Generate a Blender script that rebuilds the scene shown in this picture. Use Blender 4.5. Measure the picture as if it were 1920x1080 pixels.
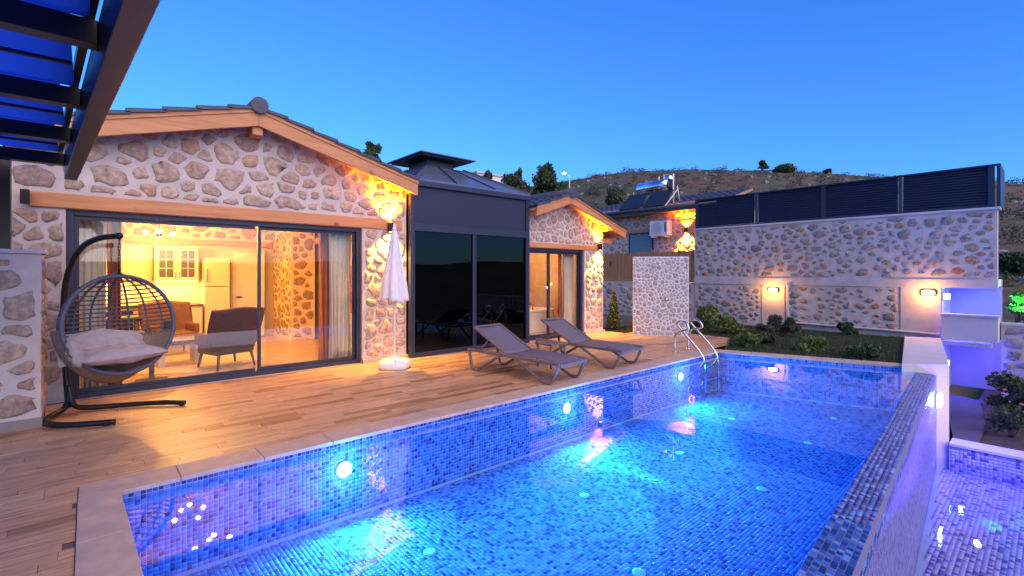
import bpy, math, random
import numpy as np
from mathutils import Vector, Matrix

R = math.radians
rnd = random.Random(7)
scene = bpy.context.scene
COL = scene.collection
for o in list(bpy.data.objects):
    bpy.data.objects.remove(o)

# ------------------------------------------------------------------ camera
# world axes: x along the villa fronts, y into the houses, z up; deck level z = 0
YAW = R(41.5)
EYE = 1.6
cam_d = bpy.data.cameras.new("camera")
cam = bpy.data.objects.new("camera", cam_d)
COL.objects.link(cam)
cam.location = (0, 0, EYE)
cam.rotation_euler = (R(90), 0, -YAW)
cam_d.sensor_width = 36
cam_d.lens = 36 * 900 / 1920
cam_d.shift_y = -28 / 1920
cam_d.clip_start = 0.05
cam_d.clip_end = 3000
scene.camera = cam

# ------------------------------------------------------------------ sky and light
world = bpy.data.worlds.new("World")
scene.world = world
world.use_nodes = True
wn = world.node_tree.nodes
wl = world.node_tree.links
SUN_AZ = YAW + R(180 - 35)          # afterglow of the set sun, behind the camera
sky = wn.new("ShaderNodeTexSky")
sky.sky_type = 'NISHITA'
sky.sun_disc = False
sky.sun_elevation = R(14)
sky.sun_rotation = SUN_AZ
sky.altitude = 1500
sky.air_density = 1.5
sky.dust_density = 0.0
sky.ozone_density = 6.0
tint = wn.new("ShaderNodeMix")
tint.data_type = 'RGBA'
tint.blend_type = 'MULTIPLY'
tint.inputs[0].default_value = 1.0
tint.inputs[7].default_value = (0.37, 0.68, 1.27, 1)
bg = wn["Background"]
wl.new(sky.outputs[0], tint.inputs[6])
wl.new(tint.outputs[2], bg.inputs[0])
bg.inputs[1].default_value = 0.118

sun_d = bpy.data.lights.new("afterglow_sun", 'SUN')
sun_d.energy = 1.55
sun_d.angle = R(70)
sun_d.color = (1.0, 0.70, 0.45)
sun = bpy.data.objects.new("afterglow_sun", sun_d)
COL.objects.link(sun)
_sd = Vector((math.sin(SUN_AZ) * math.cos(R(32)), math.cos(SUN_AZ) * math.cos(R(32)), math.sin(R(32))))
sun.rotation_euler = _sd.to_track_quat('Z', 'Y').to_euler()
sun.location = (0, -6, 12)

vs = scene.view_settings
vs.view_transform = 'Standard'
vs.look = 'None'
vs.exposure = 1.2
vs.gamma = 1.0
vs.use_curve_mapping = False
scene.render.engine = 'CYCLES'
scene.cycles.use_denoising = True
try:
    scene.cycles.denoiser = 'OPENIMAGEDENOISE'
except Exception:
    pass
scene.cycles.max_bounces = 8
scene.cycles.transparent_max_bounces = 16
scene.cycles.sample_clamp_indirect = 4.0
scene.cycles.caustics_reflective = False
scene.cycles.caustics_refractive = False

# ------------------------------------------------------------------ helpers
def link(o, parent=None):
    COL.objects.link(o)
    if parent is not None:
        o.parent = parent
    return o

def origin_of(p):
    v = Vector((0, 0, 0))
    while p is not None:
        v += p.location
        p = p.parent
    return v

def props(o, label=None, cat=None, group=None, kind=None):
    if label: o["label"] = label
    if cat: o["category"] = cat
    if group: o["group"] = group
    if kind: o["kind"] = kind
    return o

def thing(name, loc, label, cat, group=None):
    o = bpy.data.objects.new(name, None)
    o.empty_display_size = 0.2
    o.location = loc
    link(o)
    return props(o, label, cat, group)

def copy_tree(o, parent=None):
    c = o.copy()
    link(c)
    c.parent = parent
    for ch in list(o.children):
        copy_tree(ch, c)
    return c

class MB:
    """collects geometry in world coordinates"""
    def __init__(self):
        self.v = []; self.f = []; self.sm = []
    def add(self, vs_, fs_, smooth=False):
        b = len(self.v)
        self.v += [tuple(p) for p in vs_]
        self.f += [tuple(i + b for i in f) for f in fs_]
        self.sm += [smooth] * len(fs_)
        return self
    def box(self, x0, x1, y0, y1, z0, z1):
        return self.add([(x0,y0,z0),(x1,y0,z0),(x1,y1,z0),(x0,y1,z0),(x0,y0,z1),(x1,y0,z1),(x1,y1,z1),(x0,y1,z1)],
                        [(3,2,1,0),(4,5,6,7),(0,1,5,4),(1,2,6,5),(2,3,7,6),(3,0,4,7)])
    def prism(self, poly, axis, a, b):
        """poly 2D; axis 'y': (x,z) swept in y, 'x': (y,z) swept in x, 'z': (x,y) swept in z"""
        n = len(poly)
        def P(p, t):
            return (p[0], t, p[1]) if axis == 'y' else ((t, p[0], p[1]) if axis == 'x' else (p[0], p[1], t))
        vs_ = [P(p, a) for p in poly] + [P(p, b) for p in poly]
        fs_ = [tuple(range(n))[::-1], tuple(range(n, 2 * n))]
        for i in range(n):
            j = (i + 1) % n
            fs_.append((i, j, n + j, n + i))
        return self.add(vs_, fs_)
    def bar(self, p, q, w, h, up=(0, 0, 1)):
        p = Vector(p); q = Vector(q); d = (q - p).normalized()
        u = Vector(up)
        if abs(d.dot(u)) > .98: u = Vector((1, 0, 0))
        s = d.cross(u).normalized(); t = s.cross(d).normalized()
        vs_ = []
        for c in (p, q):
            for a, b in ((-1,-1),(1,-1),(1,1),(-1,1)):
                vs_.append(c + s * a * w / 2 + t * b * h / 2)
        return self.add(vs_, [(0,1,2,3),(7,6,5,4),(0,4,5,1),(1,5,6,2),(2,6,7,3),(3,7,4,0)])
    def tube(self, pts, r, n=8, closed=False):
        pts = [Vector(p) for p in pts]; m = len(pts)
        rr = r if isinstance(r, (list, tuple)) else [r] * m
        prev = None; rings = []
        for i, p in enumerate(pts):
            if closed: d = pts[(i + 1) % m] - pts[i - 1]
            else: d = pts[min(i + 1, m - 1)] - pts[max(i - 1, 0)]
            d.normalize()
            if prev is None:
                u = Vector((0, 0, 1)) if abs(d.z) < .9 else Vector((1, 0, 0))
                s = d.cross(u).normalized()
            else:
                s = (prev - d * prev.dot(d)).normalized()
            prev = s; t = d.cross(s)
            rings.append([p + (s * math.cos(2*math.pi*k/n) + t * math.sin(2*math.pi*k/n)) * rr[i] for k in range(n)])
        vs_ = [q for ring in rings for q in ring]; fs_ = []
        for i in range(m if closed else m - 1):
            a = i * n; b = ((i + 1) % m) * n
            for k in range(n):
                fs_.append((a + k, a + (k + 1) % n, b + (k + 1) % n, b + k))
        self.add(vs_, fs_, True)
        if not closed:
            b0 = len(self.v) - len(vs_)
            self.f.append(tuple(b0 + k for k in range(n))[::-1]); self.sm.append(False)
            self.f.append(tuple(b0 + (m - 1) * n + k for k in range(n))); self.sm.append(False)
        return self
    def lathe(self, c, prof, n=24, smooth=True):
        """prof: (r, z) list about a vertical axis through c"""
        vs_ = []; fs_ = []
        for r, z in prof:
            for k in range(n):
                a = 2 * math.pi * k / n
                vs_.append((c[0] + r * math.cos(a), c[1] + r * math.sin(a), c[2] + z))
        for i in range(len(prof) - 1):
            for k in range(n):
                fs_.append((i*n+k, i*n+(k+1)%n, (i+1)*n+(k+1)%n, (i+1)*n+k))
        fs_.append(tuple(range(n))[::-1]); fs_.append(tuple((len(prof)-1)*n+k for k in range(n)))
        return self.add(vs_, fs_, smooth)
    def ball(self, c, r, n=12, m=8, sq=(1, 1, 1)):
        prof = [(max(1e-4, r * math.sin(math.pi * i / m)), -r * math.cos(math.pi * i / m)) for i in range(m + 1)]
        b = len(self.v)
        self.lathe((0, 0, 0), prof, n)
        for i in range(b, len(self.v)):
            q = self.v[i]
            self.v[i] = (c[0] + q[0]*sq[0], c[1] + q[1]*sq[1], c[2] + q[2]*sq[2])
        return self
    def grid(self, fn, nu, nv, smooth=True):
        vs_ = [fn(i / nu, j / nv) for j in range(nv + 1) for i in range(nu + 1)]
        fs_ = [(j*(nu+1)+i, j*(nu+1)+i+1, (j+1)*(nu+1)+i+1, (j+1)*(nu+1)+i) for j in range(nv) for i in range(nu)]
        return self.add(vs_, fs_, smooth)
    def build(self, name, m, parent=None, bevel=0, kind=None, subsurf=0, solid=0):
        o0 = origin_of(parent)
        me = bpy.data.meshes.new(name)
        me.from_pydata([(p[0]-o0.x, p[1]-o0.y, p[2]-o0.z) for p in self.v], [], self.f)
        me.polygons.foreach_set("use_smooth", self.sm)
        me.materials.append(m)
        me.update()
        o = bpy.data.objects.new(name, me)
        link(o, parent)
        if solid:
            md = o.modifiers.new("solid", 'SOLIDIFY'); md.thickness = solid
        if bevel:
            md = o.modifiers.new("bevel", 'BEVEL'); md.width = bevel; md.segments = 2; md.limit_method = 'ANGLE'
        if subsurf:
            md = o.modifiers.new("sub", 'SUBSURF'); md.levels = subsurf; md.render_levels = subsurf
        if kind: o["kind"] = kind
        return o

def np_mesh(name, V, F, m, parent=None, kind=None):
    """V (n,3) world coordinates, F (k,4) quads"""
    o0 = origin_of(parent)
    me = bpy.data.meshes.new(name)
    V = np.asarray(V, dtype=np.float32) - np.array(o0, dtype=np.float32)
    F = np.asarray(F, dtype=np.int32)
    me.vertices.add(len(V)); me.vertices.foreach_set("co", V.ravel())
    me.loops.add(F.size); me.loops.foreach_set("vertex_index", F.ravel())
    me.polygons.add(len(F))
    me.polygons.foreach_set("loop_start", np.arange(0, F.size, F.shape[1], dtype=np.int32))
    me.update(calc_edges=True); me.validate()
    me.materials.append(m)
    o = bpy.data.objects.new(name, me)
    link(o, parent)
    if kind: o["kind"] = kind
    return o

# ------------------------------------------------------------------ materials
def new_mat(name):
    m = bpy.data.materials.new(name); m.use_nodes = True
    nt = m.node_tree
    return m, nt, nt.nodes["Principled BSDF"], nt.nodes["Material Output"]

def ramp(nt, stops, const=False):
    r = nt.nodes.new("ShaderNodeValToRGB")
    if const: r.color_ramp.interpolation = 'CONSTANT'
    el = r.color_ramp.elements
    while len(el) < len(stops): el.new(0.5)
    for e, (p, c) in zip(el, stops):
        e.position = p; e.color = (c[0], c[1], c[2], 1)
    return r

def noise(nt, scale, detail=4, rough=.55, vec=None):
    n = nt.nodes.new("ShaderNodeTexNoise")
    n.inputs["Scale"].default_value = scale
    n.inputs["Detail"].default_value = detail
    n.inputs["Roughness"].default_value = rough
    if vec is not None: nt.links.new(vec, n.inputs["Vector"])
    return n

def position(nt, scale=(1, 1, 1), rot=(0, 0, 0)):
    g = nt.nodes.new("ShaderNodeNewGeometry")
    mp = nt.nodes.new("ShaderNodeMapping")
    mp.inputs["Scale"].default_value = scale
    mp.inputs["Rotation"].default_value = rot
    nt.links.new(g.outputs["Position"], mp.inputs["Vector"])
    return mp.outputs["Vector"]

def piece_random(nt):
    """a random number for each separate piece, whether an object or an island of one"""
    oi = nt.nodes.new("ShaderNodeObjectInfo"); g = nt.nodes.new("ShaderNodeNewGeometry")
    a = nt.nodes.new("ShaderNodeMath"); a.operation = 'ADD'
    b = nt.nodes.new("ShaderNodeMath"); b.operation = 'FRACT'
    nt.links.new(oi.outputs["Random"], a.inputs[0]); nt.links.new(g.outputs["Random Per Island"], a.inputs[1])
    nt.links.new(a.outputs[0], b.inputs[0])
    return b.outputs[0]

def mix(nt, a, b, fac, mode='MIX'):
    x = nt.nodes.new("ShaderNodeMix"); x.data_type = 'RGBA'; x.blend_type = mode
    for sock, val in ((x.inputs[0], fac), (x.inputs[6], a), (x.inputs[7], b)):
        if hasattr(val, "is_linked"): nt.links.new(val, sock)
        elif isinstance(val, (int, float)): sock.default_value = val
        else: sock.default_value = (val[0], val[1], val[2], 1)
    return x.outputs[2]

def bump(nt, bsdf, h, strength=.3, dist=.01):
    b = nt.nodes.new("ShaderNodeBump")
    b.inputs["Strength"].default_value = strength; b.inputs["Distance"].default_value = dist
    nt.links.new(h, b.inputs["Height"]); nt.links.new(b.outputs[0], bsdf.inputs["Normal"])

def plain(name, c, rough=.6, metal=0.0, vary=.12, scale=6, bmp=0.0, spec=.5):
    m, nt, p, out = new_mat(name)
    n = noise(nt, scale, 5, .6, position(nt))
    d = tuple(max(0, x * (1 - vary)) for x in c); e = tuple(min(1, x * (1 + vary)) for x in c)
    r = ramp(nt, [(.3, d), (.7, e)])
    nt.links.new(n.outputs["Fac"], r.inputs[0]); nt.links.new(r.outputs[0], p.inputs["Base Color"])
    p.inputs["Roughness"].default_value = rough; p.inputs["Metallic"].default_value = metal
    p.inputs["Specular IOR Level"].default_value = spec
    if bmp: 
        n2 = noise(nt, scale * 6, 4, .6, position(nt)); bump(nt, p, n2.outputs["Fac"], bmp)
    return m

def glow(name, c, s):
    m, nt, p, out = new_mat(name)
    p.inputs["Base Color"].default_value = (c[0]*.5, c[1]*.5, c[2]*.5, 1)
    p.inputs["Emission Color"].default_value = (*c, 1); p.inputs["Emission Strength"].default_value = s
    return m

def wood(name, c1, c2, axis=0, rough=.5, scale=1.0):
    m, nt, p, out = new_mat(name)
    sc = [9 * scale] * 3; sc[axis] = .7 * scale
    vec = position(nt, tuple(sc))
    n = noise(nt, 2.2, 6, .6, vec); r = ramp(nt, [(.32, c1), (.68, c2)])
    nt.links.new(n.outputs["Fac"], r.inputs[0])
    k = noise(nt, 3.1, 2, .5, position(nt)); kr = ramp(nt, [(.70, (1, 1, 1)), (.76, (.45, .3, .2))])
    nt.links.new(k.outputs["Fac"], kr.inputs[0])
    nt.links.new(mix(nt, r.outputs[0], kr.outputs[0], 1.0, 'MULTIPLY'), p.inputs["Base Color"])
    p.inputs["Roughness"].default_value = rough
    bump(nt, p, n.outputs["Fac"], .25, .004)
    return m

def clear_glass(name, tintc, ior=1.5, rough=0.0, wave=0.0, wscale=3.0, gain=1.0):
    """see-through sheet with a Fresnel mirror image on it"""
    m, nt, p, out = new_mat(name)
    nt.nodes.remove(p)
    t = nt.nodes.new("ShaderNodeBsdfTransparent"); t.inputs[0].default_value = (*tintc, 1)
    g = nt.nodes.new("ShaderNodeBsdfGlossy"); g.inputs["Roughness"].default_value = rough
    fr = nt.nodes.new("ShaderNodeFresnel")
    gm = nt.nodes.new("ShaderNodeNewGeometry"); im = nt.nodes.new("ShaderNodeMapRange")     # same mirror strength from both faces of the sheet
    im.inputs[3].default_value = ior; im.inputs[4].default_value = 1 / ior
    nt.links.new(gm.outputs["Backfacing"], im.inputs[0]); nt.links.new(im.outputs[0], fr.inputs[0])
    mx = nt.nodes.new("ShaderNodeMixShader")
    if wave:
        b = nt.nodes.new("ShaderNodeBump"); b.inputs["Strength"].default_value = wave; b.inputs["Distance"].default_value = .02
        n = noise(nt, wscale, 2, .5, position(nt))
        nt.links.new(n.outputs["Fac"], b.inputs["Height"])
        nt.links.new(b.outputs[0], g.inputs["Normal"]); nt.links.new(b.outputs[0], fr.inputs["Normal"])
    f = fr.outputs[0]
    if gain != 1.0:
        k = nt.nodes.new("ShaderNodeMath"); k.operation = 'MULTIPLY'; k.use_clamp = True
        k.inputs[1].default_value = gain; nt.links.new(f, k.inputs[0]); f = k.outputs[0]
    nt.links.new(f, mx.inputs[0]); nt.links.new(t.outputs[0], mx.inputs[1]); nt.links.new(g.outputs[0], mx.inputs[2])
    nt.links.new(mx.outputs[0], out.inputs[0])
    return m

def stone_mat(name, stops, lime=.5, limec=(.62, .57, .55)):
    m, nt, p, out = new_mat(name)
    r = ramp(nt, stops); nt.links.new(piece_random(nt), r.inputs[0])
    pos = position(nt)
    n1 = noise(nt, 14, 6, .65, pos); s = ramp(nt, [(.3, (.55, .52, .5)), (.7, (1.35, 1.3, 1.25))])
    nt.links.new(n1.outputs["Fac"], s.inputs[0])
    c = mix(nt, r.outputs[0], s.outputs[0], 1.0, 'MULTIPLY')
    n2 = noise(nt, 22, 5, .7, pos); l = ramp(nt, [(.56, (0, 0, 0)), (.72, (lime, lime, lime))])
    nt.links.new(n2.outputs["Fac"], l.inputs[0])
    nt.links.new(mix(nt, c, limec, l.outputs[0]), p.inputs["Base Color"])
    p.inputs["Roughness"].default_value = .85
    bump(nt, p, n1.outputs["Fac"], .9, .02)
    return m

def tile_mat(name, stops, rough=.12):
    m, nt, p, out = new_mat(name)
    r = ramp(nt, stops, True); nt.links.new(piece_random(nt), r.inputs[0])
    nt.links.new(r.outputs[0], p.inputs["Base Color"])
    p.inputs["Roughness"].default_value = rough
    return m

M = {}
M['mortar'] = plain('lime_mortar', (.55, .49, .44), .9, vary=.14, scale=3.5, bmp=.5)
M['stone'] = stone_mat('rubble_stone', [(0, (.33, .245, .19)), (.25, (.46, .37, .295)), (.5, (.385, .30, .235)), (.75, (.51, .41, .32)), (.9, (.47, .28, .17)), (1, (.55, .46, .37))])
M['stone_wall'] = stone_mat('boundary_stone', [(0, (.24, .21, .20)), (.3, (.34, .305, .28)), (.6, (.40, .35, .30)), (.8, (.30, .25, .23)), (.92, (.42, .27, .16)), (1, (.42, .15, .08))])
M['stone_in'] = stone_mat('inside_stone', [(0, (.30, .21, .13)), (.5, (.40, .30, .19)), (1, (.34, .22, .13))], .3)
M['stone_grey'] = stone_mat('shower_stone', [(0, (.36, .35, .355)), (.5, (.45, .435, .435)), (1, (.53, .51, .50))], .2)
M['joint'] = plain('white_joint', (.72, .71, .72), .8)
M['plaster'] = plain('white_plaster', (.56, .53, .53), .8, vary=.06, scale=2.0, bmp=.15)
M['beam'] = wood('pine_beam', (.46, .185, .06), (.62, .28, .105), 0)
M['beam_y'] = wood('pine_beam_along', (.46, .185, .06), (.62, .28, .105), 1)
M['anthracite'] = plain('anthracite_metal', (.028, .034, .062), .42, .3, .1, 3)
M['slate'] = plain('dark_roof_tile', (.050, .058, .085), .5, 0, .25, 4, .2)
M['black'] = plain('black_metal', (.012, .012, .014), .35, .2)
M['glass'] = clear_glass('door_glass', (.93, .95, .95), 1.5)
M['dark_glass'] = clear_glass('smoked_glass', (.05, .07, .13), 1.45, gain=.8)
M['screen'] = plain('dark_screen_fabric', (.010, .016, .045), .6, 0, .1, 30)
M['roof_glass'] = plain('roof_sheet', (.12, .14, .20), .25, .2, .1, 2)
M['steel'] = plain('polished_steel', (.75, .76, .78), .12, 1.0, .03)
M['white'] = plain('white_paint', (.78, .77, .76), .5, vary=.04)
M['canvas'] = plain('white_canvas', (.74, .72, .74), .85, vary=.06, scale=12, bmp=.1)
M['sheer'] = plain('sheer_curtain', (.74, .64, .50), .9, vary=.05)
M['drape'] = plain('terracotta_drape', (.42, .12, .05), .9, vary=.15)
M['taupe'] = plain('taupe_resin', (.17, .135, .125), .45)
M['sling'] = plain('grey_sling', (.14, .125, .155), .7, 0, .08, 60, .2)
M['ivory'] = plain('coping_stone', (.52, .40, .30), .6, 0, .16, 5, .2)
M['skirting'] = plain('stone_skirting', (.26, .21, .19), .6)
M['pad'] = plain('beige_cushion', (.46, .39, .36), .9, 0, .08, 20, .2)
M['rattan'] = plain('brown_wicker', (.24, .17, .12), .7, 0, .3, 40, .4)
M['cane'] = plain('grey_cane', (.085, .09, .125), .5, 0, .15, 30)
M['brown_fabric'] = plain('brown_upholstery', (.16, .075, .045), .8, 0, .15, 14)
M['plum_fabric'] = plain('plum_upholstery', (.085, .035, .04), .8, 0, .15, 14)
M['cream'] = plain('cream_plaster', (.70, .58, .40), .8, 0, .06, 2)
M['ceiling'] = wood('ceiling_boards', (.50, .33, .18), (.62, .43, .25), 1)
M['in_floor'] = plain('polished_floor', (.55, .42, .28), .18, 0, .12, 2)
M['rug'] = plain('cream_rug', (.55, .46, .36), .95, 0, .2, 18)
M['dark_wood'] = wood('dark_table_wood', (.07, .045, .035), (.13, .085, .065), 0)
M['chrome_dark'] = plain('black_appliance', (.02, .02, .022), .2)
M['cabinet'] = plain('ivory_cabinet', (.72, .64, .50), .45, vary=.04)
M['pane_dark'] = plain('cabinet_pane', (.10, .10, .12), .1)
M['frost'] = plain('frosted_window', (.10, .22, .24), .3, vary=.06)
M['bulb'] = glow('lit_bulb', (1, .74, .38), 14)
M['strip'] = glow('cabinet_strip_light', (1, .80, .30), 8)
M['lamp_warm'] = glow('warm_lens', (1, .52, .12), 8)
M['lamp_blue'] = glow('blue_lens', (.12, .55, 1), 10)
M['lamp_cyan'] = glow('cyan_lens', (.35, .80, 1), 22)
M['pool_lens'] = glow('pool_lamp_lens', (.72, .92, 1), 9)
M['nozzle'] = plain('pool_inlet', (.25, .75, .85), .4)
M['street'] = glow('street_lens', (1, .85, .55), 12)
M['bark'] = plain('bark', (.10, .075, .055), .9, 0, .3, 8, .5)
M['pipe'] = plain('grey_pvc', (.50, .49, .50), .5)
M['soil'] = plain('soil', (.06, .045, .035), .95, 0, .3, 6, .5)
M['concrete'] = plain('lower_concrete', (.07, .065, .075), .8, 0, .12, 3)

def leaf_mat(name, c1, c2):
    m, nt, p, out = new_mat(name)
    r = ramp(nt, [(0, c1), (1, c2)])
    g = nt.nodes.new("ShaderNodeNewGeometry")
    nt.links.new(g.outputs["Random Per Island"], r.inputs[0])
    nt.links.new(r.outputs[0], p.inputs["Base Color"]); p.inputs["Roughness"].default_value = .6
    tr = nt.nodes.new("ShaderNodeBsdfTranslucent"); nt.links.new(r.outputs[0], tr.inputs[0])
    mx = nt.nodes.new("ShaderNodeMixShader"); mx.inputs[0].default_value = .25
    nt.links.new(p.outputs[0], mx.inputs[1]); nt.links.new(tr.outputs[0], mx.inputs[2])
    nt.links.new(mx.outputs[0], out.inputs[0])
    return m
M['leaf'] = leaf_mat('shrub_leaves', (.07, .12, .025), (.19, .26, .06))
M['leaf_dark'] = leaf_mat('dark_leaves', (.035, .06, .022), (.085, .125, .045))
M['leaf_olive'] = leaf_mat('olive_leaves', (.05, .065, .035), (.11, .125, .07))
M['grass'] = leaf_mat('grass_blades', (.025, .055, .018), (.055, .10, .03))

def fabric_roof():
    m, nt, p, out = new_mat('pergola_fabric')
    p.inputs["Base Color"].default_value = (.02, .03, .10, 1); p.inputs["Roughness"].default_value = .8
    tr = nt.nodes.new("ShaderNodeBsdfTranslucent"); tr.inputs[0].default_value = (.14, .34, .95, 1)
    mx = nt.nodes.new("ShaderNodeMixShader"); mx.inputs[0].default_value = .7
    nt.links.new(p.outputs[0], mx.inputs[1]); nt.links.new(tr.outputs[0], mx.inputs[2])
    nt.links.new(mx.outputs[0], out.inputs[0])
    return m
M['fabric'] = fabric_roof()

def plank_mat():
    m, nt, p, out = new_mat('wood_look_plank')
    rn = piece_random(nt)
    r = ramp(nt, [(0, (.44, .245, .12)), (.08, (.30, .16, .08)), (.2, (.52, .32, .17)), (.6, (.60, .385, .215)), (.88, (.50, .295, .155)), (1, (.64, .44, .27))])
    nt.links.new(rn, r.inputs[0])
    g = nt.nodes.new("ShaderNodeNewGeometry")
    ad = nt.nodes.new("ShaderNodeVectorMath"); ad.operation = 'MULTIPLY_ADD'
    nt.links.new(rn, ad.inputs[0]); ad.inputs[1].default_value = (7, 13, 31); nt.links.new(g.outputs["Position"], ad.inputs[2])
    mp = nt.nodes.new("ShaderNodeMapping"); mp.inputs["Scale"].default_value = (1.6, 26, 8)
    nt.links.new(ad.outputs[0], mp.inputs["Vector"])
    n = noise(nt, 1.6, 6, .62, mp.outputs[0]); s = ramp(nt, [(.30, (.42, .34, .30)), (.48, (.95, .93, .92)), (.75, (1.2, 1.18, 1.16))])
    nt.links.new(n.outputs["Fac"], s.inputs[0])
    nt.links.new(mix(nt, r.outputs[0], s.outputs[0], 1.0, 'MULTIPLY'), p.inputs["Base Color"])
    p.inputs["Roughness"].default_value = .42
    bump(nt, p, n.outputs["Fac"], .2, .004)
    return m
M['plank'] = plank_mat()
M['deck_joint'] = plain('deck_joint', (.16, .11, .085), .9)
M['grout'] = plain('pale_grout', (.36, .45, .62), .7, vary=.05)
BL = [(0, (.018, .04, .24)), (.07, (.04, .10, .42)), (.22, (.08, .20, .60)), (.45, (.11, .27, .68)), (.75, (.15, .34, .74))]
M['tile'] = tile_mat('blue_mosaic', BL)
M['tile_dark'] = tile_mat('navy_mosaic', [(0, (.015, .03, .17)), (.3, (.04, .08, .33)), (.6, (.075, .15, .46)), (.85, (.14, .26, .60))], .1)
M['tile_pale'] = tile_mat('pale_mosaic', [(0, (.12, .10, .30)), (.2, (.40, .38, .60)), (.6, (.5, .48, .7))])

# ------------------------------------------------------------------ stones in walls
def clip(poly, nx, ny, c):
    out = []
    for i in range(len(poly)):
        a = poly[i]; b = poly[(i + 1) % len(poly)]
        da = nx*a[0] + ny*a[1] - c; db = nx*b[0] + ny*b[1] - c
        if da <= 0: out.append(a)
        if (da < 0 < db) or (db < 0 < da):
            t = da / (da - db); out.append((a[0] + (b[0]-a[0])*t, a[1] + (b[1]-a[1])*t))
    return out

def inside(poly, x, y):
    c = False; n = len(poly)
    for i in range(n):
        x1, y1 = poly[i]; x2, y2 = poly[(i + 1) % n]
        if (y1 > y) != (y2 > y) and x < (x2 - x1) * (y - y1) / (y2 - y1) + x1: c = not c
    return c

def stone_cells(region, size, gap, aspect=1.25, seed=1, relax=.8):
    """irregular rounded outlines that fill a convex region, wider than tall by `aspect`"""
    rg = random.Random(seed)
    reg = [(p[0] / aspect, p[1]) for p in region]
    x0 = min(p[0] for p in reg); x1 = max(p[0] for p in reg); y0 = min(p[1] for p in reg); y1 = max(p[1] for p in reg)
    pts = []; fails = 0
    while fails < 900:
        x = rg.uniform(x0, x1); y = rg.uniform(y0, y1)
        s = size * rg.choice((.58, .75, .95, 1.15, 1.3))
        if inside(reg, x, y) and all((x-q[0])**2 + (y-q[1])**2 > (relax * (s + q[2]) / 2)**2 for q in pts):
            pts.append((x, y, s)); fails = 0
        else: fails += 1
    out = []
    for i, (x, y, s) in enumerate(pts):
        cell = list(reg)
        for j, (u, v, s2) in enumerate(pts):
            if i == j or abs(u - x) > 3*size or abs(v - y) > 3*size: continue
            nx, ny = u - x, v - y; L = math.hypot(nx, ny); nx /= L; ny /= L
            w = L * s / (s + s2)
            cell = clip(cell, nx, ny, nx*x + ny*y + w - L*0)
            if len(cell) < 3: break
        if len(cell) < 3: continue
        cx = sum(p[0] for p in cell) / len(cell); cy = sum(p[1] for p in cell) / len(cell)
        g = gap * rg.uniform(.6, 1.5)
        q = []
        for p in cell:
            d = math.hypot(p[0]-cx, p[1]-cy)
            k = max(.25, (d - g) / d) if d > 0 else 1
            q.append((cx + (p[0]-cx)*k, cy + (p[1]-cy)*k))
        for it in range(1 if len(q) > 7 else 2):
            q2 = []
            for a in range(len(q)):
                p, r = q[a], q[(a+1) % len(q)]
                q2.append((p[0]*.83 + r[0]*.17, p[1]*.83 + r[1]*.17)); q2.append((p[0]*.17 + r[0]*.83, p[1]*.17 + r[1]*.83))
            q = q2
        while len(q) > 14:
            L = [(math.hypot(q[a][0]-q[a-1][0], q[a][1]-q[a-1][1]), a) for a in range(len(q))]
            q.pop(min(L)[1])
        q = [(p[0] + rg.uniform(-.06, .06)*s, p[1] + rg.uniform(-.06, .06)*s) for p in q]
        area = abs(sum(q[a-1][0]*q[a][1] - q[a][0]*q[a-1][1] for a in range(len(q)))) / 2
        if area < .10 * size * size: continue
        out.append(([(p[0]*aspect, p[1]) for p in q], (cx*aspect, cy)))
    return out

def lay_stones(region, place, parent, m, size, gap, aspect=1.25, seed=1, proud=.018, name='stone', relax=.8):
    """place(u, v, d) -> world point, d metres proud of the wall"""
    rg = random.Random(seed + 99)
    o0 = origin_of(parent)
    for q, c in stone_cells(region, size, gap, aspect, seed, relax):
        n = len(q); pr = proud * rg.uniform(.5, 1.4)
        tx, ty = rg.uniform(-.3, .3), rg.uniform(-.3, .3)
        vs_ = [place(p[0], p[1], -.012) for p in q]
        for k, dd in ((.95, .55), (.66, 1.0)):
            for p in q:
                a, b = c[0] + (p[0]-c[0])*k, c[1] + (p[1]-c[1])*k
                vs_.append(place(a, b, pr * (dd + rg.uniform(-.25, .25) + tx*(a-c[0])/size + ty*(b-c[1])/size)))
        vs_.append(place(c[0], c[1], pr * 1.1))
        fs_ = []
        for r in range(2):
            for k in range(n):
                fs_.append((r*n+k, r*n+(k+1) % n, (r+1)*n+(k+1) % n, (r+1)*n+k))
        for k in range(n): fs_.append((2*n+k, 2*n+(k+1) % n, 3*n))
        me = bpy.data.meshes.new(name)
        me.from_pydata([(v[0]-o0.x, v[1]-o0.y, v[2]-o0.z) for v in vs_], [], fs_)
        me.polygons.foreach_set("use_smooth", [i >= n for i in range(len(fs_))])
        me.materials.append(m); me.update()
        o = bpy.data.objects.new(name, me); link(o, parent)

def front(y):            # a wall whose face looks towards -y
    return lambda u, v, d: (u, y - d, v)
def face_minus_x(x):     # a wall whose face looks towards -x; u runs along y
    return lambda u, v, d: (x - d, u, v)
def face_plus_x(x):
    return lambda u, v, d: (x + d, u, v)

def rect(a, b, c, d):
    return [(a, c), (b, c), (b, d), (a, d)]

def lamp(name, kind, loc, energy, color, direction=None, size=.05, spot=None, blend=.6, parent=None):
    d = bpy.data.lights.new(name, kind); d.energy = energy; d.color = color
    if kind == 'AREA': d.shape = 'DISK'; d.size = size
    else: d.shadow_soft_size = size
    if spot: d.spot_size = R(spot); d.spot_blend = blend
    o = bpy.data.objects.new(name, d)
    o.location = Vector(loc) - origin_of(parent)
    if direction: o.rotation_euler = Vector(direction).to_track_quat('-Z', 'Y').to_euler()
    link(o, parent)
    return o

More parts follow.
